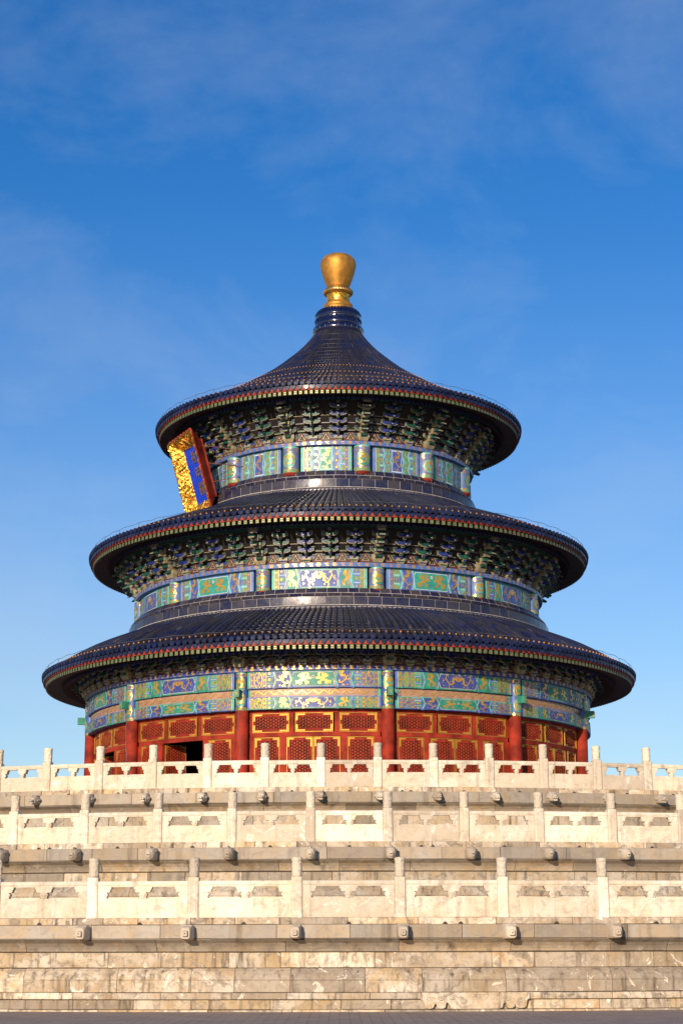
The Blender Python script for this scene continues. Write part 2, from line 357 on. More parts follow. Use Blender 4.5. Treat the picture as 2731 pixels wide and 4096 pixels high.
def post_meshes(k):
    H = 1.55 * k; hs = H * .672; w = .285
    mb = MB(); c = .03
    sec = [(-w / 2 + c, -w / 2), (w / 2 - c, -w / 2), (w / 2, -w / 2 + c), (w / 2, w / 2 - c), (w / 2 - c, w / 2), (-w / 2 + c, w / 2), (-w / 2, w / 2 - c), (-w / 2, -w / 2 + c)]
    prof = [(1.04, -.06), (1.04, .07), (1, .085), (1, hs - .03), (.94, hs), (.80, hs + .002)]
    mb.grid([[(x * q, y * q, z) for x, y in sec] for q, z in prof], closed=True)
    r = [(x * .6, y) for x, y in ()]
    for x in (-.07, .07): mb.box((x, -w / 2 - .004, (.12 + hs * .9) / 2), (.014, .012, hs * .9 - .12))
    mb.box((0, -w / 2 - .004, hs * .9), (.126, .012, .014)); mb.box((0, -w / 2 - .004, .12), (.126, .012, .014))
    post = mb.build('post', [MARBLE], angle=30).data
    hb = MB(); hh = H - hs; R = .138
    pf = [(R * .86, hs + .003), (R * .98, hs + .02), (R * 1.0, hs + .05), (R * .97, hs + .07), (R * .985, hs + hh * .5), (R * .99, H - .10), (R * 1.03, H - .085), (R * 1.05, H - .05), (R * 1.0, H - .025), (R * .90, H - .005), (R * .6, H + .004), (.005, H + .006)]
    n = 28
    rows = []
    for i in range(len(pf) - 1):
        (r0, z0), (r1, z1) = pf[i], pf[i + 1]; m = 7 if z1 - z0 > .08 else 1
        for j in range(m): rows.append((r0 + (r1 - r0) * j / m, z0 + (z1 - z0) * j / m, 1 if m > 1 else 0))
    rows.append((*pf[-1], 0))
    rd = random.Random(4)
    hb.grid([[((r + fl * rd.uniform(-.004, .004)) * cos(2 * pi * i / n), (r + fl * rd.uniform(-.004, .004)) * sin(2 * pi * i / n), z) for i in range(n)] for r, z, fl in rows], closed=True)
    head = hb.build('carved_head', [MARBLE_CARVED], smooth=True).data
    for o in [o for o in COL.objects if o.data in (post, head)]: bpy.data.objects.remove(o)
    return post, head

def spout_mesh(kind):
    """dragon head water spout: -y points out of the wall, origin on the wall face"""
    mb = MB()
    def loft(secs, e=2.6, n=20):
        rows = []
        for y, cz, hw, hh, ex in secs:
            row = []
            for i in range(n):
                t = 2 * pi * i / n; c, s_ = cos(t), sin(t)
                row.append((hw * math.copysign(abs(c) ** (2 / ex), c), y, cz + hh * math.copysign(abs(s_) ** (2 / ex), s_)))
            rows.append(row)
        mb.grid(rows, closed=True); mb.add(rows[-1], [tuple(range(n))]); mb.add(rows[0], [tuple(range(n))])
    if kind == 0:
        loft([(.3, 0, .17, .21, 6), (-.12, 0, .175, .215, 6), (-.34, -.005, .16, .20, 5), (-.46, -.02, .145, .175, 4.5), (-.50, -.025, .125, .15, 4)])
        loft([(-.48, -.03, .085, .085, 6), (-.575, -.035, .075, .075, 6), (-.59, -.035, .065, .065, 6)])
        mb.box((0, -.30, .17), (.30, .10, .06)); mb.tube([(0, -.55, -.03), (0, -.594, -.03)], .018, 8, 1)
    elif kind == 1:
        loft([(.3, 0, .17, .20, 5), (-.10, 0, .175, .205, 4), (-.34, -.01, .17, .20, 3), (-.46, -.02, .15, .185, 2.6), (-.52, -.025, .11, .15, 2.3)])
        loft([(-.50, -.03, .105, .14, 2.2), (-.57, -.03, .09, .12, 2.2), (-.61, -.03, .05, .07, 2)])
        mb.box((0, -.594, -.035), (.10, .05, .018), 1); mb.tube([(0, -.58, -.05), (0, -.622, -.05)], .016, 8, 1)
        mb.tube([(0, -.1, .19), (0, -.34, .20), (0, -.44, .19)], [.05, .055, .02], 7)
        for s in (1, -1): mb.tube([(s * .15, -.05, .11), (s * .17, -.28, .10), (s * .13, -.42, .05)], [.03, .04, .015], 6)
        mb.tube([(.11 * cos(t / 10 * 2 * pi), -.50, -.03 + .145 * sin(t / 10 * 2 * pi)) for t in range(11)], .02, 5)
    else:
        loft([(.3, 0, .15, .17, 4), (-.10, 0, .15, .175, 3.2), (-.32, -.02, .145, .17, 2.8), (-.42, -.05, .12, .13, 2.6)])
        loft([(-.40, -.045, .115, .055, 3.5), (-.56, -.045, .09, .05, 3.5), (-.62, -.05, .075, .035, 3)])
        loft([(-.36, -.135, .11, .045, 3), (-.54, -.135, .085, .04, 3)])
        mb.tube([(0, -.60, -.045), (0, -.632, -.045)], .015, 8, 1); mb.box((0, -.47, -.098), (.16, .14, .012), 1)
        for s in (1, -1):
            mb.tube([(s * .07, -.34, .10), (s * .085, -.22, .16), (s * .11, -.06, .19)], [.035, .045, .02], 7)
            mb.tube([(s * .10, -.42, .02), (s * .075, -.40, .06)], [.035, .03], 7)
            mb.tube([(s * .14, -.28, -.02), (s * .17, -.14, .0), (s * .17, -.02, .04)], [.04, .055, .03], 6)
        mb.tube([(0, -.40, .05), (0, -.30, .13), (0, -.14, .16)], [.03, .05, .04], 7)
    o = mb.build('dragon_spout', [SPOUT, HOLE_SHADE], angle=40); me = o.data; bpy.data.objects.remove(o); return me

TIERS = [  # name words, post radius, z shift, scale of balustrade, measured post azimuths
    ('lowest', 44.70, 0.0, 1.00, [-15.3, -11.85, -8.392, -4.921, -1.422, 2.042, 5.519, 8.995, 12.45, 15.9], 13),
    ('middle', 38.90, 2.27, .955, [-21.4, -18.05, -14.695, -11.358, -8.002, -4.702, -1.25, 2.119, 5.483, 8.84, 12.2, 15.55, 18.9], 19),
    ('topmost', 33.82, 4.30, .935, [-26.2, -23.07, -19.93, -16.792, -13.61, -10.463, -7.324, -4.134, -1.004, 2.133, 5.253, 8.409, 11.527, 14.707, 17.82, 20.95, 24.1, 27.2], 27)]
def terrace(ti):
    word, Rp, dz, k, az, half = TIERS[ti]
    T = thing('stone_terrace', {'lowest': 'lowest round marble terrace wall of weathered blocks, standing on the grey paving',
        'middle': 'middle round marble terrace wall, rising behind the lowest marble railing',
        'topmost': 'topmost round marble terrace wall, directly below the railing in front of the red hall'}[word], 'terrace', group='round marble terraces')
    o = Rp - 44.70
    def sh(prof): return [(R + o, z + dz) for R, z in prof]
    lim = 38 if ti == 0 else (42 if ti == 1 else 48)
    base = 0 if ti == 0 else TIERS[ti - 1][1] * 0 + (2.30 if ti == 1 else 4.56)
    ok = lambda z: z + dz > base + .02
    # core: wall behind the stones and the floor on top
    mb = MB(); zt = 2.345 + dz
    inner = (38.0, 33.0, .01)[ti]
    mb.lathe([(44.6 + o, max(base, 0) - .02 if ti else 0.), (44.6 + o, zt - .05), (inner, zt - .05)], n=180)
    mb.build('terrace_core', [BLOCK], T, tint=True)
    # plain continuation of the ring outside the detailed arc
    mb = MB(); prof = sh([(45.1, base - dz), (45.1, 1.478), (45.15, 1.51), (45.2, 1.62), (45.32, 1.74), (45.42, 1.793), (45.42, 2.174), (44.95, 2.18), (44.95, 2.36), (44.5, 2.36)])
    mb.lathe(prof, lim, 360 - lim, 200); mb.build('plain_ring', [FASCIA], T, tint=True)
    if ti == 0:
        mb = MB(); blocks(mb, [(45.55, -.02), (45.55, .03), (45.55, .05)], 44.7, -lim, lim, 2.2, 1, jit=.01); mb.build('plinth_course', [BLOCK], T, tint=True)
        mb = MB(); blocks(mb, [(45.40, .05), (45.40, .17), (45.39, .293)], 44.7, -lim, lim, 2.2, 2, gap=.009, jit=.012); mb.build('footing_course', [BLOCK], T, tint=True)
        mb = MB(); blocks(mb, [(45.475, .30), (45.48, .38), (45.46, .470)], 44.7, -lim, lim, 1.8, 3, gap=.008, jit=.006); mb.build('ledge_course', [BLOCK], T, tint=True)
    if ti < 2:
        z0 = .475 if ti == 0 else .05
        mb = MB(); pr = [(45.45, .475), (45.45, .62), (45.45, .765), (45.465, .775), (45.465, .79), (45.44, .80), (45.40, .90), (45.32, 1.0), (45.24, 1.078)]
        blocks(mb, sh(pr), 44.7 + o, -lim, lim, 2.3, 4 + ti, gap=.008); mb.build('moulded_course', [BLOCK if ti == 0 else BLOCK_GREY], T, tint=True)
        if ti: mb = MB(); blocks(mb, sh([(45.47, .03), (45.47, .2), (45.47, .47)]), 44.7 + o, -lim, lim, 1.5, 24); mb.build('ledge_course', [BLOCK], T, tint=True)
    mb = MB(); blocks(mb, sh([(45.12, 1.085 if ti < 2 else .3), (45.12, 1.28), (45.12, 1.475)]), 44.7 + o, -lim, lim, 2.5, 7 + ti, gap=.009, jit=.014); mb.build('waist_course', [BLOCK if ti == 0 else BLOCK_GREY], T, tint=True)
    mb = MB(); step = 360 / 108
    cove = [(45.17, 1.482), (45.20, 1.50), (45.17, 1.515), (45.185, 1.56), (45.225, 1.63), (45.30, 1.71), (45.40, 1.765), (45.43, 1.79)]
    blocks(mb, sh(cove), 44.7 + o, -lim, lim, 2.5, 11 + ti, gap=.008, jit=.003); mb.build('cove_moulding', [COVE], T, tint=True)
    mb = MB(); blocks(mb, sh([(45.455, 1.795), (45.455, 1.806), (45.455, 1.818)]), 44.7 + o, -lim, lim, 2.5, 14 + ti, gap=.006, jit=.002)
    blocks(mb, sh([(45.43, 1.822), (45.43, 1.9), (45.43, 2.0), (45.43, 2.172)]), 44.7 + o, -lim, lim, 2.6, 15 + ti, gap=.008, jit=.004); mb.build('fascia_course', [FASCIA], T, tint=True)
    mb = MB(); blocks(mb, sh([(45.02, 2.177), (45.02, 2.27), (45.0, 2.358)]), 44.3 + o, -lim, lim, 1.5, 17 + ti, gap=.012, jit=.016); mb.build('sill_course', [BLOCK], T, tint=True)
    # drain holes: proud dark pieces, the shade inside put in as colour
    mb = MB(); Rh = 45.02 + o
    for i in range(len(az) - 1):
        for f in ((.5,) if (i * 7 + ti) % 5 else (.42, .57)):
            a = az[i] + (az[i + 1] - az[i]) * f; w = .075
            pts = [(-w, 0), (w, 0), (w * .5, .055), (0, .075), (-w * .5, .055)]
            mb.prism(pts, lambda u, v, d, a=a: cyl(Rh + d, a + u / Rh * 57.3, 2.176 + dz + v), -.05, .022)
    mb.build('drain_hole_shade', [HOLE_SHADE], T)
    me = spout_mesh(ti); zc = (1.985, 1.985, 2.01)[ti] + dz
    rd = random.Random(50 + ti)
    for a in az:
        b = a + (0, .05, .0)[ti]
        s = link('dragon_spout', me, T, cyl(45.43 + o, b, zc + rd.uniform(-.01, .01)), radians(b + rd.uniform(-2, 2))); s.scale = [(.88, .86, .82)[ti] * rd.uniform(.95, 1.05)] * 3
    if ti == 0:        # the surviving carved foot with cloud scrolls
        mb = MB(); a0, a1 = 2.60, 6.13; Rr = 45.4
        Wd = (a1 - a0) / 57.3 * Rr
        def fn(u, v, d): return cyl(Rr + d, a0 + u / Rr * 57.3, v)
        S = Wd / 1.36
        pts = [(0, .469), (0, .30), (.03 * S, .27)]
        pts += arc2(.105 * S, .13, .058 * S, 150, 370, 10, .062) + [(.185 * S, .20)] + arc2(.255 * S, .13, .055 * S, 165, 370, 10, .062) + [(.325 * S, .225), (.345 * S, .20), (.38 * S, .065)]
        pts += [(.98 * S, .062), (1.02 * S, .10), (1.03 * S, .19), (1.06 * S, .21)] + arc2(1.115 * S, .14, .055 * S, 165, 370, 10, .062) + [(1.175 * S, .19)] + arc2(1.25 * S, .145, .07 * S, 165, 370, 10, .07) + [(1.335 * S, .29), (1.36 * S, .30), (1.36 * S, .469)]
        pts = [(u * 1.0, v) for u, v in pts]
        nn = len(pts)
        mb.prism(pts, fn, -.1, .145, 0, tint=.42)
        for cx, cz in ((.12, .30), (.26, .31), (.40, .33), (1.10, .30), (1.27, .28)):
            mb.tube([fn(cx * S + (.062 - .0045 * t) * S * cos(t * .75), cz + (.07 - .005 * t) * sin(t * .75), .140) for t in range(14)], .010, 5, 0)
        mb.build('scroll_foot', [BLOCK], T, tint=True)
    # balustrade
    Bt = thing('marble_balustrade', {'lowest': 'lowest marble railing of carved posts and pierced slabs, nearest the paving',
        'middle': 'middle marble railing, between the lowest and topmost railings',
        'topmost': 'topmost marble railing, standing in front of the red doors of the hall'}[word], 'balustrade', group='tiered marble balustrades')
    pm, hm = post_meshes(k)
    zb = 2.36 + dz
    sp = sum(az[i + 1] - az[i] for i in range(len(az) - 1)) / (len(az) - 1)
    Wd = sp / 57.3 * Rp - .285
    pan = panel_mesh('pierced_slab', Wd, k)
    for o2 in [o2 for o2 in COL.objects if o2.data == pan]: bpy.data.objects.remove(o2)
    for i, a in enumerate(az):
        p = link('post', pm, Bt, cyl(Rp, a, zb + rd.uniform(-.008, .008)), radians(a + rd.uniform(-.6, .6)))
        h = link('carved_head', hm, p, None, rd.choice((0, 1, 2, 3)) * pi / 2)
        p.rotation_euler.x = radians(rd.uniform(-.4, .4)); p.rotation_euler.y = radians(rd.uniform(-.35, .35))
        if i:
            am = (a + az[i - 1]) / 2; w = (a - az[i - 1]) / 57.3 * Rp - .29
            s = link('pierced_slab', pan, Bt, cyl(Rp * cos(radians((a - az[i - 1]) / 2)), am, zb + rd.uniform(-.006, .004)), radians(am)); s.scale = (w / Wd, 1, 1)
for t in range(3): terrace(t)

# ------------------------------------------------------------ the hall
PHI = 9.89
HALL = thing('temple_hall', 'round three-tiered hall with dark blue tiled roofs, painted friezes, red doors and a gilded top', 'temple', (0, 0, 0))
FLOOR = 6.66
BAYS = [PHI - 15 + 30 * i for i in range(-6, 6)]

def eval_prof(prof, t):
    """point at fraction t of a polyline by R"""
    R = prof[0][0] + (prof[-1][0] - prof[0][0]) * t
    for (r0, z0), (r1, z1) in zip(prof, prof[1:]):
        if (r0 <= R <= r1) or (r1 <= R <= r0):
            f = (R - r0) / (r1 - r0) if r1 != r0 else 0
            return R, z0 + (z1 - z0) * f
    return prof[-1]
def smooth_prof(prof, n):
    from bisect import bisect
    xs = [p[0] for p in prof]; zs = [p[1] for p in prof]; N = len(xs)
    m = [0] * N
    for i in range(N):
        if i == 0: m[i] = (zs[1] - zs[0]) / (xs[1] - xs[0])
        elif i == N - 1: m[i] = (zs[-1] - zs[-2]) / (xs[-1] - xs[-2])
        else: m[i] = .5 * ((zs[i] - zs[i - 1]) / (xs[i] - xs[i - 1]) + (zs[i + 1] - zs[i]) / (xs[i + 1] - xs[i]))
    out = []
    for k in range(n + 1):
        x = xs[0] + (xs[-1] - xs[0]) * k / n; i = min(N - 2, max(0, bisect(xs, x) - 1)); h = xs[i + 1] - xs[i]; t = (x - xs[i]) / h
        out.append((x, (2 * t ** 3 - 3 * t ** 2 + 1) * zs[i] + (t ** 3 - 2 * t ** 2 + t) * h * m[i] + (-2 * t ** 3 + 3 * t ** 2) * zs[i + 1] + (t ** 3 - t ** 2) * h * m[i + 1]))
    return out

def roof(label, prof, Re, ze, nt, Rwall, zwall, nail_rows, step=.36):
    """prof: pan surface from inner to eave (R, z); ze: bottom of the drip tiles at radius Re"""
    P0 = MB(); nseg = max(6, int((Re - prof[0][0]) / step)); sp = smooth_prof(prof, nseg)
    # pan surface in overlapping courses
    rows = []
    for i in range(nseg):
        (r0, z0), (r1, z1) = sp[i], sp[i + 1]
        rows += [(r0, z0 - .0), (r1, z1 + .022)]
    P0.lathe(rows, n=nt)
    R_ = P0.build('roof', [TILE], HALL, tint=False); R_['label'] = label
    # barrel ridges: one stepped half pipe per row of tiles
    mb = MB(); rd = random.Random(int(Re * 10))
    K = [radians(x) for x in (0, 36, 72, 108, 144, 180)]
    for j in range(nt):
        a = 360 / nt * j + (180 / nt); wr = rd.uniform(-.05, .05); rows = []
        for i in range(nseg):
            (r0, z0), (r1, z1) = sp[i], sp[i + 1]
            jj = rd.uniform(-.003, .003)
            for r, z, q in ((r0, z0, .99), (r1, z1, 1.0)):
                w = min(.086, .28 * 2 * pi * r / nt) * q; hh = w * 1.6
                rows.append([cyl(r, a + (w * cos(t) + jj) / r * 57.3, z + .02 + hh * sin(t)) for t in K])
        if prof[0][0] < 3: pass
        tr = rd.uniform(.2, .8)
        for i in range(0, len(rows) - 1): mb.grid(rows[i:i + 2], tint=(tr + rd.uniform(-.2, .2) if rd.random() < .985 else 1.) if i % 2 == 0 else tr)
    ridges = mb
    # round tile ends and drip tiles
    mb = MB(); zc = sp[-1][1] + .045; r = .118
    for j in range(nt):
        a = 360 / nt * j + 180 / nt; ti = rd.uniform(-2, 2)
        def fn(u, v, d, a=a): return cyl(Re + .05 + d + v * .12, a + u / Re * 57.3, zc + v)
        mb.tint = rd.random() * .92; mb.prism(arc2(0, 0, r, 0, 337.5, 15), fn, -.06, .02, 0)
        mb.tube([fn(r * .80 * cos(k * pi / 6), r * .80 * sin(k * pi / 6), .022) for k in range(13)], .014, 4, 0, False); mb.prism(arc2(0, 0, r * .35, 0, 315, 7), fn, .02, .03, 0)
        a2 = 360 / nt * j; h = zc - ze; q = pi * Re / nt
        def fn2(u, v, d, a=a2): return cyl(Re + .0 + d + (v - zc) * .05, a + u / Re * 57.3, v)
        mb.prism([(-q * .86, zc - .06), (-q * .88, zc - h * .52), (-q * .62, ze + .06), (-q * .25, ze + .01), (0, ze), (q * .25, ze + .01), (q * .62, ze + .06), (q * .88, zc - h * .52), (q * .86, zc - .06), (q * .45, zc - .10), (0, zc - .115), (-q * .45, zc - .10)], fn2, -.03, .015, 0)
    mb.build('tile_ends', [TILE_END], R_, tint=True)
    # yellow nail caps
    mb = ridges
    for rr in nail_rows:
        z = min(sp, key=lambda p: abs(p[0] - rr))[1]
        for i in range(len(sp) - 1):
            if sp[i][0] <= rr <= sp[i + 1][0]: f = (rr - sp[i][0]) / (sp[i + 1][0] - sp[i][0]); z = sp[i][1] + f * (sp[i + 1][1] - sp[i][1])
        w = min(.098, .31 * 2 * pi * rr / nt)
        for j in range(nt):
            a = 360 / nt * j + 180 / nt; c = cyl(rr, a, z + .015 + w * 1.1)
            s = .034 * min(1, (w / .098) ** .8)
            for k in range(1): mb.tube([c, (c[0], c[1], c[2] + 1.6 * s), (c[0], c[1], c[2] + 2.5 * s)], [s, s * 1.1, s * .45], 6, 1)
    mb.build('tile_ridges', [TILE_RIDGE, NAIL], R_, angle=50, tint=True)
    # vermilion board under the tiles, rafters, soffit
    mb = MB()
    mb.lathe([(Re - .42, sp[-1][1] - .10), (Re - .12, ze + .14), (Re - .10, ze + .10), (Re - .08, ze - .03), (Re - .5, ze + .0)], n=nt)
    for j in range(nt):
        a = 360 / nt * j; q = pi * Re / nt
        def fn3(u, v, d, a=a): return cyl(Re - .09 + d, a + u / Re * 57.3, v)
        mb.prism([(-q, ze + .02), (q, ze + .02), (q, zc - .03), (q * .4, ze + .06), (0, ze + .04), (-q * .4, ze + .06), (-q, zc - .03)], fn3, -.02, .03)
    mb.build('eave_board', [ORANGE], R_)
    nr = round(nt * 1.17 / 12) * 12; mb = MB(); g1 = math.tan(radians(13)); g2 = math.tan(radians(24)); w = .085
    rz = ze - .125; Rr = Re - .13
    for j in range(nr):
        a = 360 / nr * j; A = radians(a); ca, sa = cos(A), sin(A)
        def q(R, t, z): return (R * sa + t * ca, -R * ca + t * sa, z)
        L1 = 1.15
        f = [q(Rr, -w, rz - .095), q(Rr, w, rz - .095), q(Rr, w, rz + .095), q(Rr, -w, rz + .095)]; b = [q(Rr - L1, -w, rz - .095 + L1 * g1), q(Rr - L1, w, rz - .095 + L1 * g1), q(Rr - L1, w, rz + .095 + L1 * g1), q(Rr - L1, -w, rz + .095 + L1 * g1)]
        mb.add(f + b, [(0, 4, 5, 1), (1, 5, 6, 2), (3, 2, 6, 7), (0, 3, 7, 4)], 1); mb.add(f, [(0, 1, 2, 3)], 0)
        fi = [q(Rr + .004, -w * .55, rz - .05), q(Rr + .004, w * .55, rz - .05), q(Rr + .004, w * .55, rz - .035), q(Rr + .004, -w * .55, rz - .035)]
        mb.add(fi, [(0, 1, 2, 3)], 3); mb.add([(p[0], p[1], p[2] + .085) for p in fi], [(0, 1, 2, 3)], 3)
        R2 = Re - 1.0; z2 = ze - .06 + .0; L2 = R2 - Rwall - .1
        z2 = rz + (Re - .13 - R2) * g1 - .25
        pts = [q(R2, 0, z2), q(R2 - L2, 0, z2 + L2 * g2)]
        rows = [[q(R2 - l, .075 * cos(t * pi / 4), z2 + l * g2 + .075 * sin(t * pi / 4)) for t in range(8)] for l in (0, L2)]
        mb.grid(rows, 1, True); mb.add(rows[0], [tuple(range(8))], 2)
    mb.build('rafters', [RAFTER_G, RED_SHADED, BLUE_SHADED, GOLD_DARK], R_)
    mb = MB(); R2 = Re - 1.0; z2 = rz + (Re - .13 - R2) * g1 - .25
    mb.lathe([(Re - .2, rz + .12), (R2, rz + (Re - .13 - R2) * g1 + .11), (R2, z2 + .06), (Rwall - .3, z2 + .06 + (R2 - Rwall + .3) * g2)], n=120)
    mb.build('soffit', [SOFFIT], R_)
    # lightning conductor along the eave
    mb = MB(); zq = zc + .36; n = 180
    mb.tube([cyl(Re - .08, 360 * i / n, zq + .03 * sin(i * 2.1)) for i in range(n + 1)], .011, 4, cap=False)
    for i in range(0, n, 4): mb.tube([cyl(Re - .02, 360 * i / n, zc + .1), cyl(Re - .08, 360 * i / n, zq + .03 * sin(i * 2.1))], .009, 4)
    mb.build('lightning_cable', [STEEL], R_)
    return R_

ROOF_LOW = roof('lowest and widest roof', [(10.9, 16.86), (11.68, 16.55), (13.37, 15.83), (14.4, 15.24), (15.15, 14.77)], 15.22, 14.51, 288, 12.9, 14.9, [14.86])
ROOF_MID = roof('middle roof', [(7.3, 23.46), (9.0, 22.75), (10.9, 22.02), (12.2, 21.46), (12.96, 21.08)], 13.03, 20.82, 240, 10.5, 21.0, [12.7])
ROOF_TOP = roof('topmost roof', [(1.25, 34.12), (1.65, 33.55), (2.13, 33.0), (3.0, 32.2), (3.85, 31.5), (5.2, 30.6), (6.6, 29.75), (8.2, 28.93), (9.68, 28.23)], 9.74, 27.965, 192, 6.9, 28.3, [9.4, 8.05, 6.7, 5.35])

# glazed ring courses at the foot of the upper storeys
def ring_courses(prof_list, label):
    mb = MB(); mb.cur = 1
    inner = [(p[0][0] - .03, p[0][1]) for p in prof_list] + [(prof_list[-1][-1][0] - .03, prof_list[-1][-1][1])]
    mb.lathe([(p[0] - .010, p[1]) for pr in prof_list for p in pr], n=144, mat=1)
    for pr in prof_list[1:]:
        r0, z0 = pr[0]; mb.lathe([(r0 + .004, z0 - .022), (r0 + .012, z0 - .018), (r0 + .012, z0 + .010), (r0 + .002, z0 + .012)], n=144, mat=1)
    rd = random.Random(3)
    for ci, pr in enumerate(prof_list):
        R = pr[0][0]; n = round(2 * pi * R / (.62, .56, .66, .60, .5)[ci % 5]); of = rd.random()
        for j in range(n):
            a0 = 360 * (j + of) / n; a1 = 360 * (j + of + 1) / n - .020 / R * 57.3; t = rd.random() ** 1.5; dj = rd.uniform(-.004, .004)
            rows = [[cyl(r + dj, a, z) for a in (a0, (a0 + a1) / 2, a1)] for r, z in pr]
            mb.grid(rows, 0, tint=t)
    o = mb.build('glazed_ring', [BAND, MORTAR], HALL, tint=True, angle=35); o['label'] = label
def courses(Rb, Rt, zb, zt):
    h = zt - zb; L = lambda f: Rb + (Rt - Rb) * f; z = lambda f: zb + h * f
    return [[(L(0) + .06, z(-.05)), (L(0) + .10, z(.02)), (L(0) + .09, z(.09)), (L(.1), z(.12))],
            [(L(.15) - .03, z(.135)), (L(.2) - .03, z(.195))],
            [(L(.3) + .03, z(.215)), (L(.3) + .035, z(.30)), (L(.3) + .03, z(.585))],
            [(L(.5) - .03, z(.61)), (L(.5) + .03, z(.65)), (L(.5) + .055, z(.70)), (L(.5) + .02, z(.76))],
            [(L(.65), z(.78)), (L(.70), z(.86)), (L(1), z(1.02))]]
ring_courses(courses(11.05, 10.62, 16.80, 17.86), 'glazed ring below the middle frieze')
ring_courses(courses(7.42, 7.02, 23.38, 24.52), 'glazed ring below the topmost frieze')

# finial
mb = MB()
mb.lathe([(1.22, 33.95), (1.36, 34.0), (1.42, 34.12), (1.42, 34.26), (1.36, 34.38), (1.27, 34.42)], n=64, mat=0)
mb.lathe([(1.25, 34.42), (1.275, 34.46), (1.275, 34.62), (1.25, 34.66), (1.235, 34.92), (1.25, 34.95), (1.26, 35.0), (1.23, 35.12), (1.15, 35.26), (1.06, 35.36), (.98, 35.42), (.80, 35.45)], n=64, mat=0)
for j in range(40):
    a = 9 * j; mb.tube([cyl(1.235, a, 35.13), cyl(1.15, a, 35.27), cyl(1.06, a, 35.37)], [.05, .06, .05], 6, 0)
for j in range(16):
    a = 22.5 * j; mb.tube([cyl(1.255, a + t * 2.1 - 8, 34.78 + .07 * sin(t * .9)) for t in range(9)], .032, 5, 0)
for j in range(24): mb.arcbox(1.26, 1.424, 15 * j, 15 * j + .5, 34.14, 34.25, 1, 1)
base_drum = mb.build('finial_drum', [DRUM_TILE, MORTAR], HALL, angle=40)
mb = MB()
mb.lathe([(.80, 35.40), (.86, 35.44), (.86, 35.56), (.82, 35.64), (.80, 35.68), (.815, 35.72), (.78, 35.80), (.64, 35.92), (.62, 35.95)], n=56, mat=0)
mb.lathe([(.615, 35.95), (.61, 36.0), (.61, 36.34), (.64, 36.38)], n=56, mat=1)
mb.lathe([(.62, 36.38), (.72, 36.40), (.79, 36.50), (.80, 36.60), (.75, 36.66), (.66, 36.74), (.60, 36.82)], n=56, mat=2)
for j in range(36): a = 10 * j; mb.tube([cyl(.70, a, 36.40), cyl(.79, a, 36.49), cyl(.80, a, 36.58)], [.03, .05, .03], 5, 2)
rd = random.Random(2)
for j in range(70): a = rd.uniform(0, 360); z = rd.uniform(36.0, 36.32); mb.tube([cyl(.61, a + t * 3.2, z + .045 * sin(t * 1.3)) for t in range(5)], .02, 5, 1)
ball = [(.60, 36.80), (.635, 36.90), (.70, 37.10), (.80, 37.42), (.885, 37.70), (.945, 37.98), (.965, 38.15), (.955, 38.32), (.91, 38.48), (.80, 38.63), (.62, 38.745), (.40, 38.81), (.18, 38.835), (.01, 38.84)]
ball = [(r * (1.02 if z > 37 else 1), 36.8 + (z - 36.8) * .955) for r, z in ball]
mb.lathe(ball, n=64, mat=0)
fin = mb.build('gilded_finial', [GOLD_BALL, GOLD_CARVED, GOLD_DARK], HALL, angle=50)

# ------------------------------------------------------------ painted friezes
C_B, C_BD, C_BL, C_V, C_G, C_GD, C_GL, C_O, C_W, C_P, C_AU, C_AD, C_R = range(13)
FIELD_BLUE = simple('field_blue', (.05, .095, .33), .5, .18, nscale=4)
def low(n, c): return simple('aged_' + n, c, .5, .2, nscale=3)
LOW = [low('blue', (.048, .095, .33)), low('field_blue', (.04, .065, .26)), low('sky_blue', (.095, .165, .46)), low('violet', (.10, .12, .28)), low('green', (.022, .23, .155)), low('deep_green', (.014, .14, .10)), low('sea_green', (.055, .36, .27)), low('olive', (.12, .23, .10)), low('cream', (.46, .48, .43)), PINK, None, None, RED]
PAINTS = [BLUE, FIELD_BLUE, BLUE_L, VIOLET, GREEN, GREEN_SHADED, GREEN_L, OLIVE, WHITE, PINK, GOLD, GOLD_DARK, RED]
LOW[C_AU] = GOLD; LOW[C_AD] = GOLD_DARK
def clip(poly, x, keep_less):
    out = []
    for i in range(len(poly)):
        a, b = poly[i - 1], poly[i]; ia = (a[0] <= x) == keep_less; ib = (b[0] <= x) == keep_less
        if ia != ib: t = (x - a[0]) / (b[0] - a[0]); out.append((x, a[1] + t * (b[1] - a[1])))
        if ib: out.append(b)
    return out
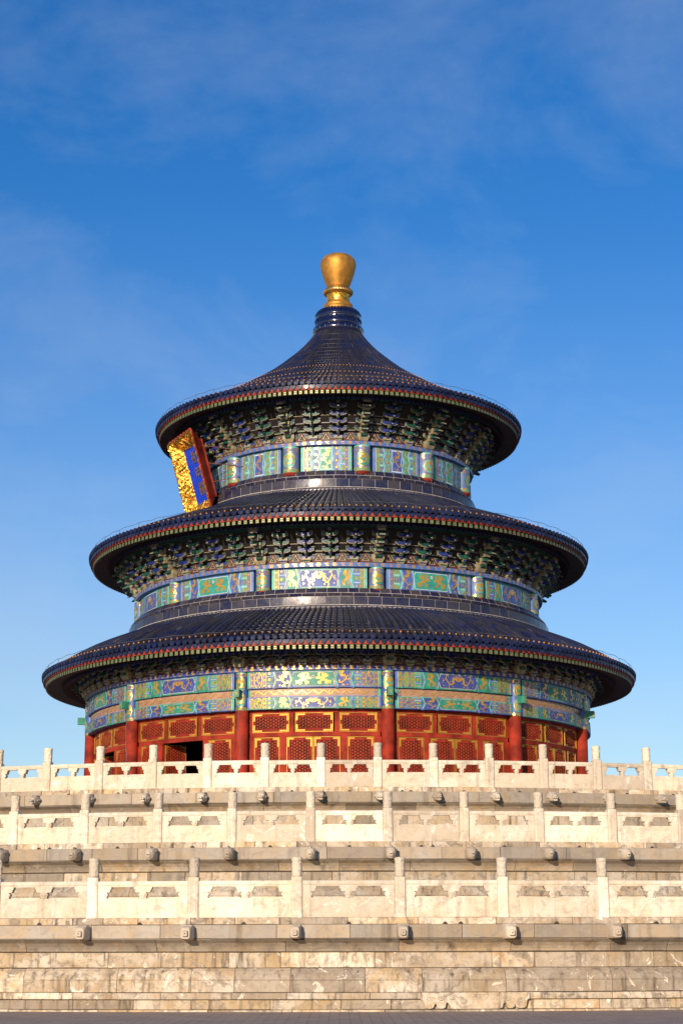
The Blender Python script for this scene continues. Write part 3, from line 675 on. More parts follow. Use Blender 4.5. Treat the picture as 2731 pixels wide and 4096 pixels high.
class Paint:
    """flat design in metres (u along, v up) wrapped on a cylinder in 4 mm sheets"""
    def __init__(s, Wd, H): s.W = Wd; s.H = H; s.p = []
    def poly(s, pts, layer, c): s.p.append((pts, layer, c))
    def rect(s, x0, x1, y0, y1, layer, c): s.poly([(x0, y0), (x1, y0), (x1, y1), (x0, y1)], layer, c)
    def line(s, pts, w, layer, c):
        for a, b in zip(pts, pts[1:]):
            d = Vector((b[0] - a[0], b[1] - a[1])); l = d.length
            if l < 1e-6: continue
            nx, ny = -d.y / l * w / 2, d.x / l * w / 2; ex, ey = d.x / l * w * .25, d.y / l * w * .25
            s.poly([(a[0] - nx - ex, a[1] - ny - ey), (b[0] - nx + ex, b[1] - ny + ey), (b[0] + nx + ex, b[1] + ny + ey), (a[0] + nx - ex, a[1] + ny - ey)], layer, c)
    def ribbon(s, pts, ws, layer, c):
        n = len(pts); Lp = []; Rp = []
        for i in range(n):
            a = pts[max(0, i - 1)]; b = pts[min(n - 1, i + 1)]; d = Vector((b[0] - a[0], b[1] - a[1])); l = d.length or 1; w = ws[i] / 2
            Lp.append((pts[i][0] - d.y / l * w, pts[i][1] + d.x / l * w)); Rp.append((pts[i][0] + d.y / l * w, pts[i][1] - d.x / l * w))
        for i in range(n - 1): s.poly([Lp[i], Lp[i + 1], Rp[i + 1], Rp[i]], layer, c)
    def disc(s, x, y, r, layer, c, n=8, ry=None): s.poly(arc2(x, y, r, 0, 360 - 360 / n, n - 1, ry), layer, c)
    def to(s, mb, R, amid, z0, dz=.004):
        W2 = s.W / 2; ns = max(2, int(s.W / .33)); xs = [s.W * i / ns for i in range(1, ns)]
        for k, (pts, layer, c) in enumerate(s.p):
            r = R + dz * layer + (k % 7) * .0003
            lo = min(p[0] for p in pts); hi = max(p[0] for p in pts); rest = pts; parts = []
            if hi - lo > .12:
                for x in xs:
                    if lo < x < hi:
                        a = clip(rest, x, True); rest = clip(rest, x, False)
                        if len(a) > 2: parts.append(a)
            if len(rest) > 2: parts.append(rest)
            for q in parts:
                mb.add([cyl(r, amid + (u - W2) / R * 57.2958, z0 + v) for u, v in q], [tuple(range(len(q)))], c)

def dragon(P, cx, cy, w, h, fl=1, c=C_AU, vert=False, layer=5):
    def T(x, y): return (cx + fl * x * w, cy + y * h) if not vert else (cx + fl * y * w, cy - x * h)
    sc = min(w, h) if not vert else min(w * 1.6, h)
    n = 26; pts = []; ws = []
    for i in range(n):
        t = i / (n - 1); x = -.44 + .80 * t + .05 * sin(t * 9.4 + 1); y = .30 * sin(t * 8.6 + .4) * (1 - .25 * t)
        pts.append(T(x, y)); ws.append(sc * (.155 - .11 * t) * (1 if i > 2 else .8))
    P.ribbon(pts, ws, layer, c)
    hx, hy = T(-.46, .16); P.disc(hx, hy, sc * .125, layer, c, 7); mx, my = T(-.50, .08); P.disc(mx, my, sc * .09, layer, c, 5)
    for a, b in (((-.46, .28), (-.36, .48)), ((-.50, .2), (-.49, .46)), ((-.42, .2), (-.28, .36))): P.line([T(*a), T(*b)], sc * .05, layer, c)
    for t, s_ in ((.2, -1), (.36, 1), (.56, -1), (.74, 1)):
        i = int(t * (n - 1)); x0 = -.44 + .80 * t + .05 * sin(t * 9.4 + 1); y0 = .30 * sin(t * 8.6 + .4) * (1 - .25 * t)
        k = T(x0 + .06, y0 + s_ * .2); e = T(x0 + .0, y0 + s_ * .32)
        P.line([T(x0, y0), k, e], sc * .055, layer, c)
        for dx in (-.04, .02, .06): P.line([e, T(x0 + dx, y0 + s_ * .40)], sc * .04, layer, c)
    for dy in (-.12, 0, .12): P.line([T(.36, .05), T(.47, .05 + dy * 1.4)], sc * .045, layer, c)
    for x, y in ((-.2, -.40), (.12, .42), (.40, -.34), (-.02, -.02)): P.disc(*T(x, y), sc * .055, layer, c, 5)
def phoenix(P, cx, cy, w, h, fl=1, c=C_AU, layer=5):
    def T(x, y): return (cx + fl * x * w, cy + y * h)
    sc = min(w, h)
    P.poly([T(*p) for p in ((-.18, .02), (-.10, -.12), (.08, -.16), (.16, -.04), (.04, .08), (-.10, .12))], layer, c)
    P.ribbon([T(-.12, .04), T(-.2, .16), T(-.19, .27), T(-.25, .33)], [sc * .13, sc * .1, sc * .08, sc * .1], layer, c)
    P.disc(*T(-.26, .34), sc * .07, layer, c, 6)
    for dx in (-.06, 0, .06): P.line([T(-.24, .36), T(-.24 + dx + .05, .47)], sc * .03, layer, c)
    for i in range(6):
        a = .55 + i * .24; P.line([T(.0, .04), T(.0 + .36 * cos(a), .04 + .42 * sin(a))], sc * .06, layer, c)
        a = 2.2 + i * .17; P.line([T(-.04, .02), T(-.06 + .34 * cos(a), .0 + .26 * sin(a))], sc * .045, layer, c)
    for i in range(4):
        pts = [T(.12 + .085 * k, -.10 - .075 * i + .06 * sin(k * 1.7 + i) - .012 * k) for k in range(5)]
        P.ribbon(pts, [sc * .08, sc * .07, sc * .075, sc * .06, sc * .03], layer, c)
        pts = [T(-.08 - .07 * k, -.20 - .055 * i + .04 * sin(k * 1.9 + i)) for k in range(4)]
        P.ribbon(pts, [sc * .04] * 4, layer, c)
def scrolls(P, x0, x1, y0, y1, n, c, layer=5):
    H = y1 - y0; rd = random.Random(int(x1 * 100))
    for i in range(n):
        a = x0 + (x1 - x0) * i / n; w = (x1 - x0) / n
        P.ribbon([(a + w * k / 9, (y0 + y1) / 2 + H * .28 * sin(k * .95 + i * 2)) for k in range(10)], [H * (.20 - .012 * k) for k in range(10)], layer, c)
        P.disc(a + w * .08, y0 + H * .62, H * .17, layer, c, 6); P.disc(a + w * .5, y0 + H * (.22 if i % 2 else .8), H * .09, layer, c, 5)
        P.line([(a + w * .3, y0 + H * .3), (a + w * .22, y0 + H * .1)], H * .07, layer, c); P.line([(a + w * .62, y0 + H * .7), (a + w * .7, y0 + H * .9)], H * .07, layer, c)
def dotcol(P, x0, x1, H, c, n=3):
    P.rect(x0, x1, 0, H, 1, c); m = (x0 + x1) / 2
    for i in range(n): P.disc(m, H * (i + .5) / n, min(.07, (x1 - x0) * .3), 5, C_AU, 7)
    for i in range(n - 1): P.line([(m, H * (i + .75) / n), (m, H * (i + 1.25) / n)], .018, 4, C_AU)
    P.line([(x0, 0), (x0, H)], .022, 3, C_AU); P.line([(x1, 0), (x1, H)], .022, 3, C_AU)
def chev(P, x, d, H, c1, c2, n=1, w=.075):
    """vertical zigzag of two colour bands with white lines; d signed depth"""
    pts = [(x + (d if i % 2 else 0), H * i / (2 * n)) for i in range(2 * n + 1)]
    sh = lambda q: [(a + q, b) for a, b in pts]
    P.line(sh(0), w, 2, c1); P.line(sh(w * .95), w, 2, c2); P.line(sh(w * .48), .016, 3, C_W); P.line(sh(-w * .45), .012, 3, C_AD)
def medallion(P, x, y, rx, ry, c, cr=C_GD):
    P.poly(arc2(x, y, rx * 1.1, 0, 345, 23, ry * 1.07), 2, C_AD); P.poly(arc2(x, y, rx, 0, 345, 23, ry), 3, c)
def sidelines(P, x0, x1, H, c1, c2):
    """stacked end stripes: the hexagonal half fields with two arms"""
    P.rect(x0, x1, 0, H, 1, c1)
    w = x1 - x0
    for y in (.30, .70):
        P.line([(x0, H * y), (x1, H * y)], H * .11, 2, c2); P.line([(x0, H * y), (x1, H * y)], .022, 3, C_W)
    P.poly([(x0 + w * .1, H * .4), (x1 - w * .25, H * .4), (x1 - w * .02, H * .5), (x1 - w * .25, H * .6), (x0 + w * .1, H * .6)], 2, C_O if c1 != C_O else C_V)
    for y in (.13, .5, .87): P.disc((x0 + x1) / 2 - w * .05, H * y, min(.06, w * .18), 5, C_AU, 6)

def long_panel(Wd, H, alt, beast):
    P = Paint(Wd, H); A, Bc = (C_B, C_G) if not alt else (C_G, C_B); AL, BL = (C_BL, C_GL) if not alt else (C_GL, C_BL); m = lambda f: f * Wd
    fieldA, fieldB = (C_G, C_BD) if not alt else (C_BD, C_G)
    P.rect(0, Wd, 0, H, 0, A)
    for mir in (0, 1):
        X = (lambda f: f * Wd) if not mir else (lambda f: (1 - f) * Wd)
        r = lambda f0, f1: tuple(sorted((X(f0), X(f1))))
        P.rect(*r(0, .020), 0, H, 1, BL); P.line([(X(.021), 0), (X(.021), H)], .025, 3, C_W)
        dotcol(P, *r(.024, .05), H, C_V if not alt else C_O)
        a, b = r(.052, .115); P.rect(a, b, 0, H, 1, C_G if not alt else C_B); medallion(P, (a + b) / 2, H / 2, (b - a) * .44, H * .45, C_V if not alt else C_O)
        dragon(P, (a + b) / 2, H / 2, (b - a) * .62, H * .78, 1 if not mir else -1, C_AU, True)
        dotcol(P, *r(.117, .145), H, C_V if not alt else C_O)
        a, b = r(.147, .20); sidelines(P, a, b, H, AL, Bc) if not mir else sidelines(P, a, b, H, AL, Bc)
        d = .020 * Wd * (1 if not mir else -1)
        chev(P, X(.203), d, H, BL, A, 1) if not mir else chev(P, X(.203) - .07, d, H, A, BL, 1)
        a, b = r(.235, .318); P.rect(a - .02, b + .02, .0, H, 1, fieldB); dragon(P, (a + b) / 2, H / 2, (b - a) * .9, H * .86, 1 if not mir else -1, C_AU, True) if beast else phoenix(P, (a + b) / 2, H / 2, (b - a), H * .9, 1 if not mir else -1)
        chev(P, X(.318), d, H, BL, A, 1) if not mir else chev(P, X(.318) - .07, d, H, A, BL, 1)
    x0, x1 = m(.352), m(.648); d = .018 * Wd
    P.poly([(x0, H * .08), (x1, H * .08), (x1 + d, H * .5), (x1, H * .92), (x0, H * .92), (x0 + d * 0 - d, H * .5)][::1], 2, C_W)
    P.poly([(x0 + .02, H * .11), (x1 - .02, H * .11), (x1 + d - .025, H * .5), (x1 - .02, H * .89), (x0 + .02, H * .89), (x0 - d + .025, H * .5)], 3, fieldA)
    w = (x1 - x0)
    f = phoenix if beast else dragon
    f(P, m(.5) - w * .24, H * .5, w * .44, H * .74, -1 if beast else -1); f(P, m(.5) + w * .24, H * .5, w * .44, H * .74, 1)
    P.disc(m(.5), H * .62, H * .1, 5, C_W if not alt else C_AU, 8); P.disc(m(.5), H * .62, H * .05, 6, C_R, 6)
    P.line([(0, .02), (Wd, .02)], .04, 4, A); P.line([(0, H - .02), (Wd, H - .02)], .035, 4, BL)
    return P
def mid_panel(Wd, H, alt):
    P = Paint(Wd, H); A, Bc = (C_B, C_G) if alt else (C_G, C_B); AL, BL = (C_BL, C_GL) if alt else (C_GL, C_BL); m = lambda f: f * Wd
    P.rect(0, Wd, 0, H, 0, A)
    for mir in (0, 1):
        X = (lambda f: f * Wd) if not mir else (lambda f: (1 - f) * Wd)
        r = lambda f0, f1: tuple(sorted((X(f0), X(f1)))); s = 1 if not mir else -1
        P.rect(*r(0, .03), 0, H, 1, AL); P.line([(X(.031), 0), (X(.031), H)], .03, 3, C_W)
        dotcol(P, *r(.034, .075), H, C_O if not alt else C_V)
        a, b = r(.077, .14); sidelines(P, a, b, H, C_O if alt else C_V, BL)
        chev(P, X(.14) - (.0 if s > 0 else .08), .03 * Wd * s, H, BL, AL, 1, .09)
        a, b = r(.165, .265); P.rect(a, b, 0, H, 1, (C_BD if alt else C_G)); (dragon(P, (a + b) / 2, H / 2, (b - a) * .9, H * .86, s, C_AU, True) if alt else phoenix(P, (a + b) / 2, H / 2, (b - a) * 1.05, H * .86, s))
        chev(P, X(.265) - (.0 if s > 0 else .08), .03 * Wd * s, H, AL, BL, 1, .09)
    x0, x1 = m(.315), m(.685); d = .02 * Wd; fld = C_G if alt else C_BD
    P.poly([(x0 - d * .2, H * .10), (x1 + d * .2, H * .10), (x1 + d, H * .5), (x1 + d * .2, H * .90), (x0 - d * .2, H * .90), (x0 - d, H * .5)], 2, C_W)
    P.poly([(x0, H * .125), (x1, H * .125), (x1 + d - .03, H * .5), (x1, H * .875), (x0, H * .875), (x0 - d + .03, H * .5)], 3, fld)
    w = x1 - x0; f = phoenix if alt else dragon
    f(P, m(.5) - w * .25, H * .5, w * .45, H * .68, -1); f(P, m(.5) + w * .25, H * .5, w * .45, H * .68, 1)
    P.disc(m(.5), H * .7, H * .07, 5, C_W, 8); P.disc(m(.5), H * .7, H * .04, 6, C_R, 6)
    P.line([(0, .03), (Wd, .03)], .06, 4, AL); P.line([(0, H - .02), (Wd, H - .02)], .04, 4, BL)
    return P
def short_panel(Wd, H, alt):
    P = Paint(Wd, H); AL, BL = (C_BL, C_GL) if alt else (C_GL, C_BL); A, Bc = (C_B, C_G) if alt else (C_G, C_B)
    P.rect(0, Wd, 0, H, 0, C_O if alt else C_V)
    for mir in (0, 1):
        X = (lambda f: f * Wd) if not mir else (lambda f: (1 - f) * Wd)
        r = lambda f0, f1: tuple(sorted((X(f0), X(f1)))); s = 1 if not mir else -1
        P.rect(*r(0, .06), 0, H, 1, AL); P.line([(X(.062), 0), (X(.062), H)], .03, 3, C_W)
        dotcol(P, *r(.066, .135), H, C_O if alt else C_V)
        a, b = r(.137, .22); sidelines(P, a, b, H, C_V if alt else C_O, BL)
        chev(P, X(.185) - (0 if s > 0 else .085), .05 * Wd * s, H, BL, AL, 2, .085)
        a, b = r(.27, .33)
        for y in (.17, .42, .67, .9): P.disc((a + b) / 2 - s * .01, H * y, .06, 5, C_AU, 7)
        chev(P, X(.335) - (0 if s > 0 else .085), .05 * Wd * s, H, AL, BL, 2, .085)
    w = Wd * .26; c = Wd / 2; q = w / 2; e = q * .78
    hexa = [(c - q, .06), (c + q, .06), (c + q, H * .25), (c + e, H * .5), (c + q, H * .75), (c + q, H - .06), (c - q, H - .06), (c - q, H * .75), (c - e, H * .5), (c - q, H * .25)]
    P.poly(hexa[:3] + [hexa[3], hexa[8], hexa[9]], 4, AL); P.poly([hexa[3], hexa[4], hexa[5], hexa[6], hexa[7], hexa[8]], 4, AL)
    sc = lambda pts, k: [(c + (x - c) * k, H / 2 + (y - H / 2) * (k + .06)) for x, y in pts]
    for k, cc, l in ((.86, C_W, 4), (.78, C_BD if alt else C_G, 4)):
        h2 = sc(hexa, k); l = 4.5 if k == .86 else 5
        P.poly(h2[:3] + [h2[3], h2[8], h2[9]], l, cc); P.poly([h2[3], h2[4], h2[5], h2[6], h2[7], h2[8]], l, cc)
    dragon(P, c, H / 2, w * .62, H * .76, 1, C_W if False else C_AU, True, layer=7)
    return P
def column_paint(mb, R, a, rc, z0, z1, alt, meds=1):
    """painted wrap on a column: bands, medallions; drawn on the column's own cylinder"""
    c = cyl(R, a, 0)
    def put(pts, layer, col):
        r = rc + .004 * layer
        mb.add([(c[0] + r * sin(radians(a) + u / rc), c[1] - r * cos(radians(a) + u / rc), v) for u, v in pts], [tuple(range(len(pts)))], col)
    def band(y0, y1, col, layer=1):
        n = 14; w = pi * rc * .62
        for i in range(n): u0, u1 = -w + 2 * w * i / n, -w + 2 * w * (i + 1) / n; put([(u0, y0), (u1, y0), (u1, y1), (u0, y1)], layer, col)
    H = z1 - z0
    band(z0, z1, C_V if meds == 1 else C_B); band(z0, z0 + H * .14 / meds, C_O, 2); band(z1 - H * .07 / meds, z1, C_GL, 2); band(z1 - H * .22 / meds, z1 - H * .085 / meds, C_V, 2)
    for q in (z0 + H * .14 / meds, z1 - H * .07 / meds, z1 - H * .22 / meds): band(q - .012, q + .012, C_AU, 3)
    for u in (-rc * .95, 0, rc * .95):
        for y in (z0 + H * .07 / meds, z1 - H * .15 / meds): put([(u + p[0], y + p[1]) for p in arc2(0, 0, .06, 0, 315, 7)], 3, C_AU)
    for k in range(meds):
        yc = z0 + H * (.14 / meds + (1 - .36 / meds) * (k + .5) / meds); hy = H * (1 - .40 / meds) / meds / 2 * .95; hx = rc * .92
        for i in range(-4, 4):     # medallion in vertical strips so it follows the round
            for s, col, ly in ((1.0, C_AD, 3), (.92, C_G if (alt + k) % 2 == 0 else C_GL, 4)):
                e = lambda t: hy * s * sqrt(max(0, 1 - (t / 4.0) ** 2)) ** .7
                u0, u1 = hx * s * i / 4, hx * s * (i + 1) / 4
                if e(i) < 1e-6 and e(i + 1) < 1e-6: continue
                put([(u0, yc - e(i)), (u1, yc - e(i + 1)), (u1, yc + e(i + 1)), (u0, yc + e(i))], ly, col)
        n = 22; pts = []
        for i in range(n):
            t = i / (n - 1); th = t * 9; rr = .78 - .6 * t; pts.append((hx * rr * cos(th), yc + hy * rr * sin(th)))
        for i in range(n - 1):
            (x0, y0), (x1, y1) = pts[i], pts[i + 1]; dx, dy = x1 - x0, y1 - y0; l = sqrt(dx * dx + dy * dy) or 1; w = .045 if meds == 1 else .035; nx, ny = -dy / l * w, dx / l * w
            put([(x0 - nx, y0 - ny), (x1 - nx, y1 - ny), (x1 + nx, y1 + ny), (x0 + nx, y0 + ny)], 5, C_AU)
        put([(p[0], yc + hy * .35 + p[1]) for p in arc2(0, 0, .09, 0, 315, 7)], 6, C_AU)
        for x, y in ((-.5, .5), (.55, -.4), (.5, .55), (-.5, -.55)): put([(hx * x + p[0], yc + hy * y + p[1]) for p in arc2(0, 0, .05, 0, 315, 7)], 5, C_AU)

def crosses(mb, R, z0, z1, n, a0=-110, a1=110):
    """gold cross marks on the blue plate above the frieze"""
    for i in range(n):
        a = a0 + (a1 - a0) * (i + .5) / n; h = z1 - z0; m = (z0 + z1) / 2; f = lambda w: w / R * 57.3
        rr = R + .006
        def q(u0, u1, y0, y1): mb.add([cyl(rr, a + f(u0), y0), cyl(rr, a + f(u1), y0), cyl(rr, a + f(u1), y1), cyl(rr, a + f(u0), y1)], [(0, 1, 2, 3)], C_AU)
        t = h * .10
        if i % 2: q(-.11, .11, m - t, m + t); q(-.085, .085, m + h * .24, m + h * .24 + t * 1.6); q(-.085, .085, m - h * .24 - t * 1.6, m - h * .24)
        else: q(-.10, .10, m + h * .16, m + h * .16 + t * 1.7); q(-.02, .11, m - h * .2 - t * 1.7, m - h * .2)
        q(-.02, .02, m - h * .3, m + h * .3)

def storey(label, Rc, rc, z0, z1, kind, hp, npl):
    """one painted storey: drum wall, columns, frieze panels, plate"""
    mb = MB(); mb.lathe([(Rc - .12, z0 - .4), (Rc - .12, z1 + .2)], n=96); o = mb.build('drum_wall', [BLACK], HALL)
    alt0 = 0
    for i in range(12):
        a = PHI + 30 * (i - 6)
        if abs((a + 180) % 360 - 180) > 128: continue
        mb = MB(); n = 20; c = cyl(Rc, a, 0)
        mb.grid([[(c[0] + rc * q * cos(2 * pi * k / n), c[1] + rc * q * sin(2 * pi * k / n), z) for k in range(n)] for q, z in ((.80, z0 - .16), (.95, z0 - .11), (1, z0 - .04), (1, z1))], C_R, True)
        column_paint(mb, Rc, a, rc, z0, z1, i % 2)
        mb.build('painted_column', PAINTS, HALL, angle=40)
    for i, am in enumerate(BAYS):
        if abs((am + 180) % 360 - 180) > 128: continue
        hw = 15 - (rc + .10) / Rc * 57.3; Wd = 2 * hw / 57.2958 * (Rc + .12)
        P = (mid_panel if kind == 'mid' else short_panel)(Wd, z1 - z0, i % 2)
        mb = MB(); mb.arcbox(Rc - .15, Rc + .115, am - hw, am + hw, z0, z1, 12, C_BL if i % 2 else C_GL)
        P.to(mb, Rc + .12, am, z0); mb.build('painted_panel', PAINTS, HALL)
    mb = MB(); mb.arcbox(Rc - .2, Rc + .33, -180, 180, z1 + .005, z1 + hp, 144, C_B); crosses(mb, Rc + .33, z1 + .01, z1 + hp, npl)
    mb.build('blue_plate', PAINTS, HALL)

storey('middle', 10.34, .36, 17.86, 18.90, 'mid', .20, 108)
storey('topmost', 6.83, .43, 24.50, 25.84, 'short', .20, 72)

# ------------------------------------------------------------ brackets
def bracket_mesh(n, dr, dz, big, flip, Wk):
    """one bracket set: x along the wall, -y outwards, z up; n steps"""
    B_, G_ = (0, 1) if not flip else (1, 0); AU, BR = 2, 3; mb = MB()
    def gong(xc, y, z, Lg, h, col, th=.13):
        out = [(-Lg / 2, h), (-Lg / 2, h * .48)] + [(-Lg / 2 + Lg * .05 * k, h * (.48 - .12 * k * 1.0)) for k in (1, 2, 3)] + [(-Lg * .30, 0), (Lg * .30, 0)] + [(Lg / 2 - Lg * .05 * k, h * (.48 - .12 * k)) for k in (3, 2, 1)] + [(Lg / 2, h * .48), (Lg / 2, h)]
        f = lambda u, v, d: (xc + u, y - d, z + v)
        mb.prism([(u * 1.025, v - .014) for u, v in out], f, -th / 2, th / 2, AU)
        mb.prism([(u * .97, v * .98 + .010) for u, v in out], f, -th / 2 + .01, th / 2 + .012, col)
    def dou(x, y, z, s, col):
        for k, (q, m, ex) in enumerate(((1.0, AU, 0.0), (.93, col, .014))):
            w = s * q; h = s * .62
            vs = [(x + sx * w * .36, y + sy * (w * .36 + ex), z + (.0 if k == 0 else .012)) for sx, sy in ((-1, -1), (1, -1), (1, 1), (-1, 1))] + [(x + sx * w * .5, y + sy * (w * .5 + ex), z + h * (.5 if k == 0 else .48)) for sx, sy in ((-1, -1), (1, -1), (1, 1), (-1, 1))] + [(x + sx * w * .5, y + sy * (w * .5 + ex), z + h - (0 if k == 0 else .01)) for sx, sy in ((-1, -1), (1, -1), (1, 1), (-1, 1))]
            mb.add(vs, [(0, 1, 5, 4), (1, 2, 6, 5), (2, 3, 7, 6), (3, 0, 4, 7), (4, 5, 9, 8), (5, 6, 10, 9), (6, 7, 11, 10), (7, 4, 8, 11), (8, 9, 10, 11), (3, 2, 1, 0)], m)
    wn = .28 if big else .085
    dou(0, 0, 0, .42 if not big else .60, G_)
    for k in range(n):
        y = -dr * k; z = .16 + dz * k
        Lg = (.64, .84)[k % 2] if k < n - 1 else .9
        col = B_
        gong(0, y, z, .84 * Wk, dz * .50, col); gong(0, y + dr * .5, z + dz * .46, 1.15 * Wk, dz * .46, B_)
        for s in (1, -1):
            dou(s * .37 * Wk, y, z + dz * .48, .15, G_); dou(s * .51 * Wk, y + dr * .5, z + dz * .90, .15, G_)
        # the arm that carries the next step, with a beak
        yo = y - dr - (.04 if not big else .18); zb = z + dz * .10
        up = .06
        pr = [(y + .5, zb + dz * .55), (y + .5, zb), (yo + .10, zb), (yo, zb + .05), (yo - .02, zb + .12), (yo + .12, zb + dz * .48)]
        if 0 < k: pr = [(y + .5, zb + dz * .55), (y + .5, zb + .02), (y - dr * .6, zb + .0), (yo - .10, zb - .10), (yo - .12, zb - .04), (yo + .02, zb + .05), (y - dr * .6, zb + dz * .5)]
        f = lambda u, v, d: (d, u, v)
        mb.prism(pr, f, -wn / 2, wn / 2, B_)
        # pale lower face and edge line of the beak
        if k:
            a, b = (y - dr * .6, zb - .004), (yo - .10, zb - .104)
            mb.add([(-wn / 2 * .8, a[0], a[1]), (wn / 2 * .8, a[0], a[1]), (wn / 2 * .8, b[0], b[1]), (-wn / 2 * .8, b[0], b[1])], [(0, 1, 2, 3)], BR)
        mb.box((0, yo - (.125 if k else .012), zb - .06 + (.0 if k else .12)), (wn * 1.05, .012, .05), AU) if k else None
        dou(0, y - dr, z + dz * .60, .17 if not big else .44, G_)
    if big: mb.box((0, -dr * n + .1, .16 + dz * n + .02), (.42, .5, .30), G_); mb.box((0, -dr * n - .155, .16 + dz * n - .12), (.42, .02, .03), AU)
    return mb
def bracket_ring(Rw, z, per, n, dr, dz, Wk, half):
    tot = per * 12; meshes = {}
    for big in (0, 1):
        for fl in (0, 1):
            o = bracket_mesh(n, dr, dz, big, fl, Wk).build('bracket_set', [BLUE_SHADED, GREEN_SHADED, GOLD_LINE, BROWN]); meshes[(big, fl)] = o.data; bpy.data.objects.remove(o)
    back = MB()
    for i in range(tot):
        a = PHI + 360 / tot * i; a = (a + 180) % 360 - 180
        big = i % per == 0; fl = (1 if big else (i % per) % 2 == 0)
        if per % 2 == 1 and not big and (i // per) % 2: fl = not fl
        me = meshes[(int(big), int(fl))]
        if abs(a) <= half: link('bracket_set', me, HALL, cyl(Rw, a, z), radians(a))
    # cushion wall with red flame boards, and the tie beam above
    mb = MB(); H = n * dz + .25
    mb.lathe([(Rw - .06, z - .01), (Rw - .06, z + H)], n=120, mat=4)  # backing kept near black as painted shade between the sets
    mb.lathe([(Rw + dr * n - .12, z + .16 + dz * n + .02), (Rw + dr * n + .06, z + .16 + dz * n + .02), (Rw + dr * n + .06, z + .16 + dz * n + .16), (Rw + dr * n - .12, z + .16 + dz * n + .16)], n=120, mat=1)
    mb.lathe([(Rw + dr * n + .065, z + .16 + dz * n + .13), (Rw + dr * n + .065, z + .16 + dz * n + .155)], n=120, mat=2)
    mb.lathe([(Rw - .06, z + .30 + dz * .2), (Rw + dr * n - .05, z + .16 + dz * n + .06)], n=120, mat=5)
    for k in range(1, n):      # tie beams running through the sets at every step
        r = Rw + dr * (k - .62); zz = z + .16 + dz * k + dz * .12
        mb.lathe([(r - .05, zz), (r + .05, zz), (r + .05, zz + dz * .34), (r - .05, zz + dz * .34)], n=120, mat=1 if k % 2 else 0)
        mb.lathe([(r + .054, zz - .004), (r + .054, zz + .022)], n=120, mat=2)
    pw = 2 * pi * Rw / tot
    for i in range(tot):
        a = PHI + 360 / tot * (i + .5); a = (a + 180) % 360 - 180
        if abs(a) > 110: continue
        def fn(u, v, d, a=a): return cyl(Rw + .02 + d, a + u / Rw * 57.3, z + v)
        w = pw * .40; h = .60 if per < 7 else .45
        flame = lambda s, b: [(-w * s, b), (w * s, b), (w * s * .72, h * .30 * s + b), (w * s * .34, h * .52 * s), (w * s * .16, h * .78 * s), (0, h * s * 1.02), (-w * s * .16, h * .78 * s), (-w * s * .34, h * .52 * s), (-w * s * .72, h * .30 * s + b)]
        for s, m, d in ((1.28, 1, .0), (1.06, 2, .006), (1.0, 6, .012)):
            mb.prism(flame(s, .0), fn, d, d + .005, m)
        mb.prism([(u * .42, v * .55 + .10) for u, v in flame(1, 0)], fn, .018, .022, 2)
        for x, y in ((-.05, .17), (.05, .17), (0, .26)): mb.prism([(x + p[0], y + p[1]) for p in arc2(0, 0, .045, 0, 315, 7)], fn, .026, .030, 7)
    mb.build('bracket_backing', [BLUE_SHADED, GREEN_SHADED, GOLD_LINE, BROWN, SOFFIT, SOFFIT, simple('flame_board', (.085, .012, .008), .6), BLACK], HALL)  # flame board red darkened to paint in the eave shade
bracket_ring(6.98, 26.05, 3, 5, .255, .325, 1.0, 112)
bracket_ring(10.50, 19.11, 5, 4, .27, .325, .88, 112)
bracket_ring(12.98, 13.88, 7, 2, .24, .27, .78, 100)

# ------------------------------------------------------------ lowest storey
Rc, rc = 12.74, .30
mb = MB(); mb.lathe([(12.42, 11.75), (12.42, 14.3)], n=120, mat=0); mb.lathe([(12.42, FLOOR), (12.42, 11.95)], 114, 246, 48, 1); mb.build('drum_wall', [BLACK, RED], HALL)
mb = MB()
for a, R, z0, z1 in ((-20.1, 12.74 + .32, FLOOR, 13.9), (-20.1, 10.34 + .40, 17.2, 19.2), (39.9, 6.83 + .47, 23.9, 26.2), (-50.1, 12.74 + .32, FLOOR, 13.9)):
    mb.tube([cyl(R, a + .25 * sin(k * 1.7), z0 + (z1 - z0) * k / 10) for k in range(11)], .012, 5)
mb.build('down_cable', [STEEL], HALL)
mb = MB(); mb.lathe([(12.3, FLOOR), (.01, FLOOR)], n=90, mat=0); mb.lathe([(14.0, FLOOR - .06), (14.0, FLOOR - .01), (12.2, FLOOR - .01)], n=120, mat=0); mb.build('hall_floor', [FASCIA], HALL, tint=True)
def tiny_nose(a):
    """square green beam head poking out of the column"""
    mb = MB(); A = radians(a); rot = Matrix.Rotation(A, 3, 'Z'); c = Vector(cyl(Rc + .40, a, 12.66))
    mb.box(c, (.24, .56, .34), C_G, rot); f = Vector(cyl(Rc + .685, a, 12.66))
    mb.box(f, (.19, .012, .28), C_AU, rot); mb.box(Vector(cyl(Rc + .692, a, 12.66)), (.165, .012, .26), C_G, rot); mb.box(Vector(cyl(Rc + .699, a, 12.66)), (.05, .012, .15), C_AU, rot)
    return mb.build('beam_head', LOW, HALL)
for i in range(12):
    a = PHI + 30 * (i - 6)
    if abs((a + 180) % 360 - 180) > 128: continue
    mb = MB(); n = 22; c = cyl(Rc, a, 0)
    mb.grid([[(c[0] + rc * cos(2 * pi * k / n), c[1] + rc * sin(2 * pi * k / n), z) for k in range(n)] for z in (FLOOR, FLOOR + .3, 9., 11.93, 13.68)], C_R, True)
    column_paint(mb, Rc, a, rc, 11.93, 13.66, i % 2, 2)
    mb.build('painted_column', LOW, HALL, angle=40); tiny_nose(a)
HW = 15 - (rc + .02) / 12.75 * 57.3
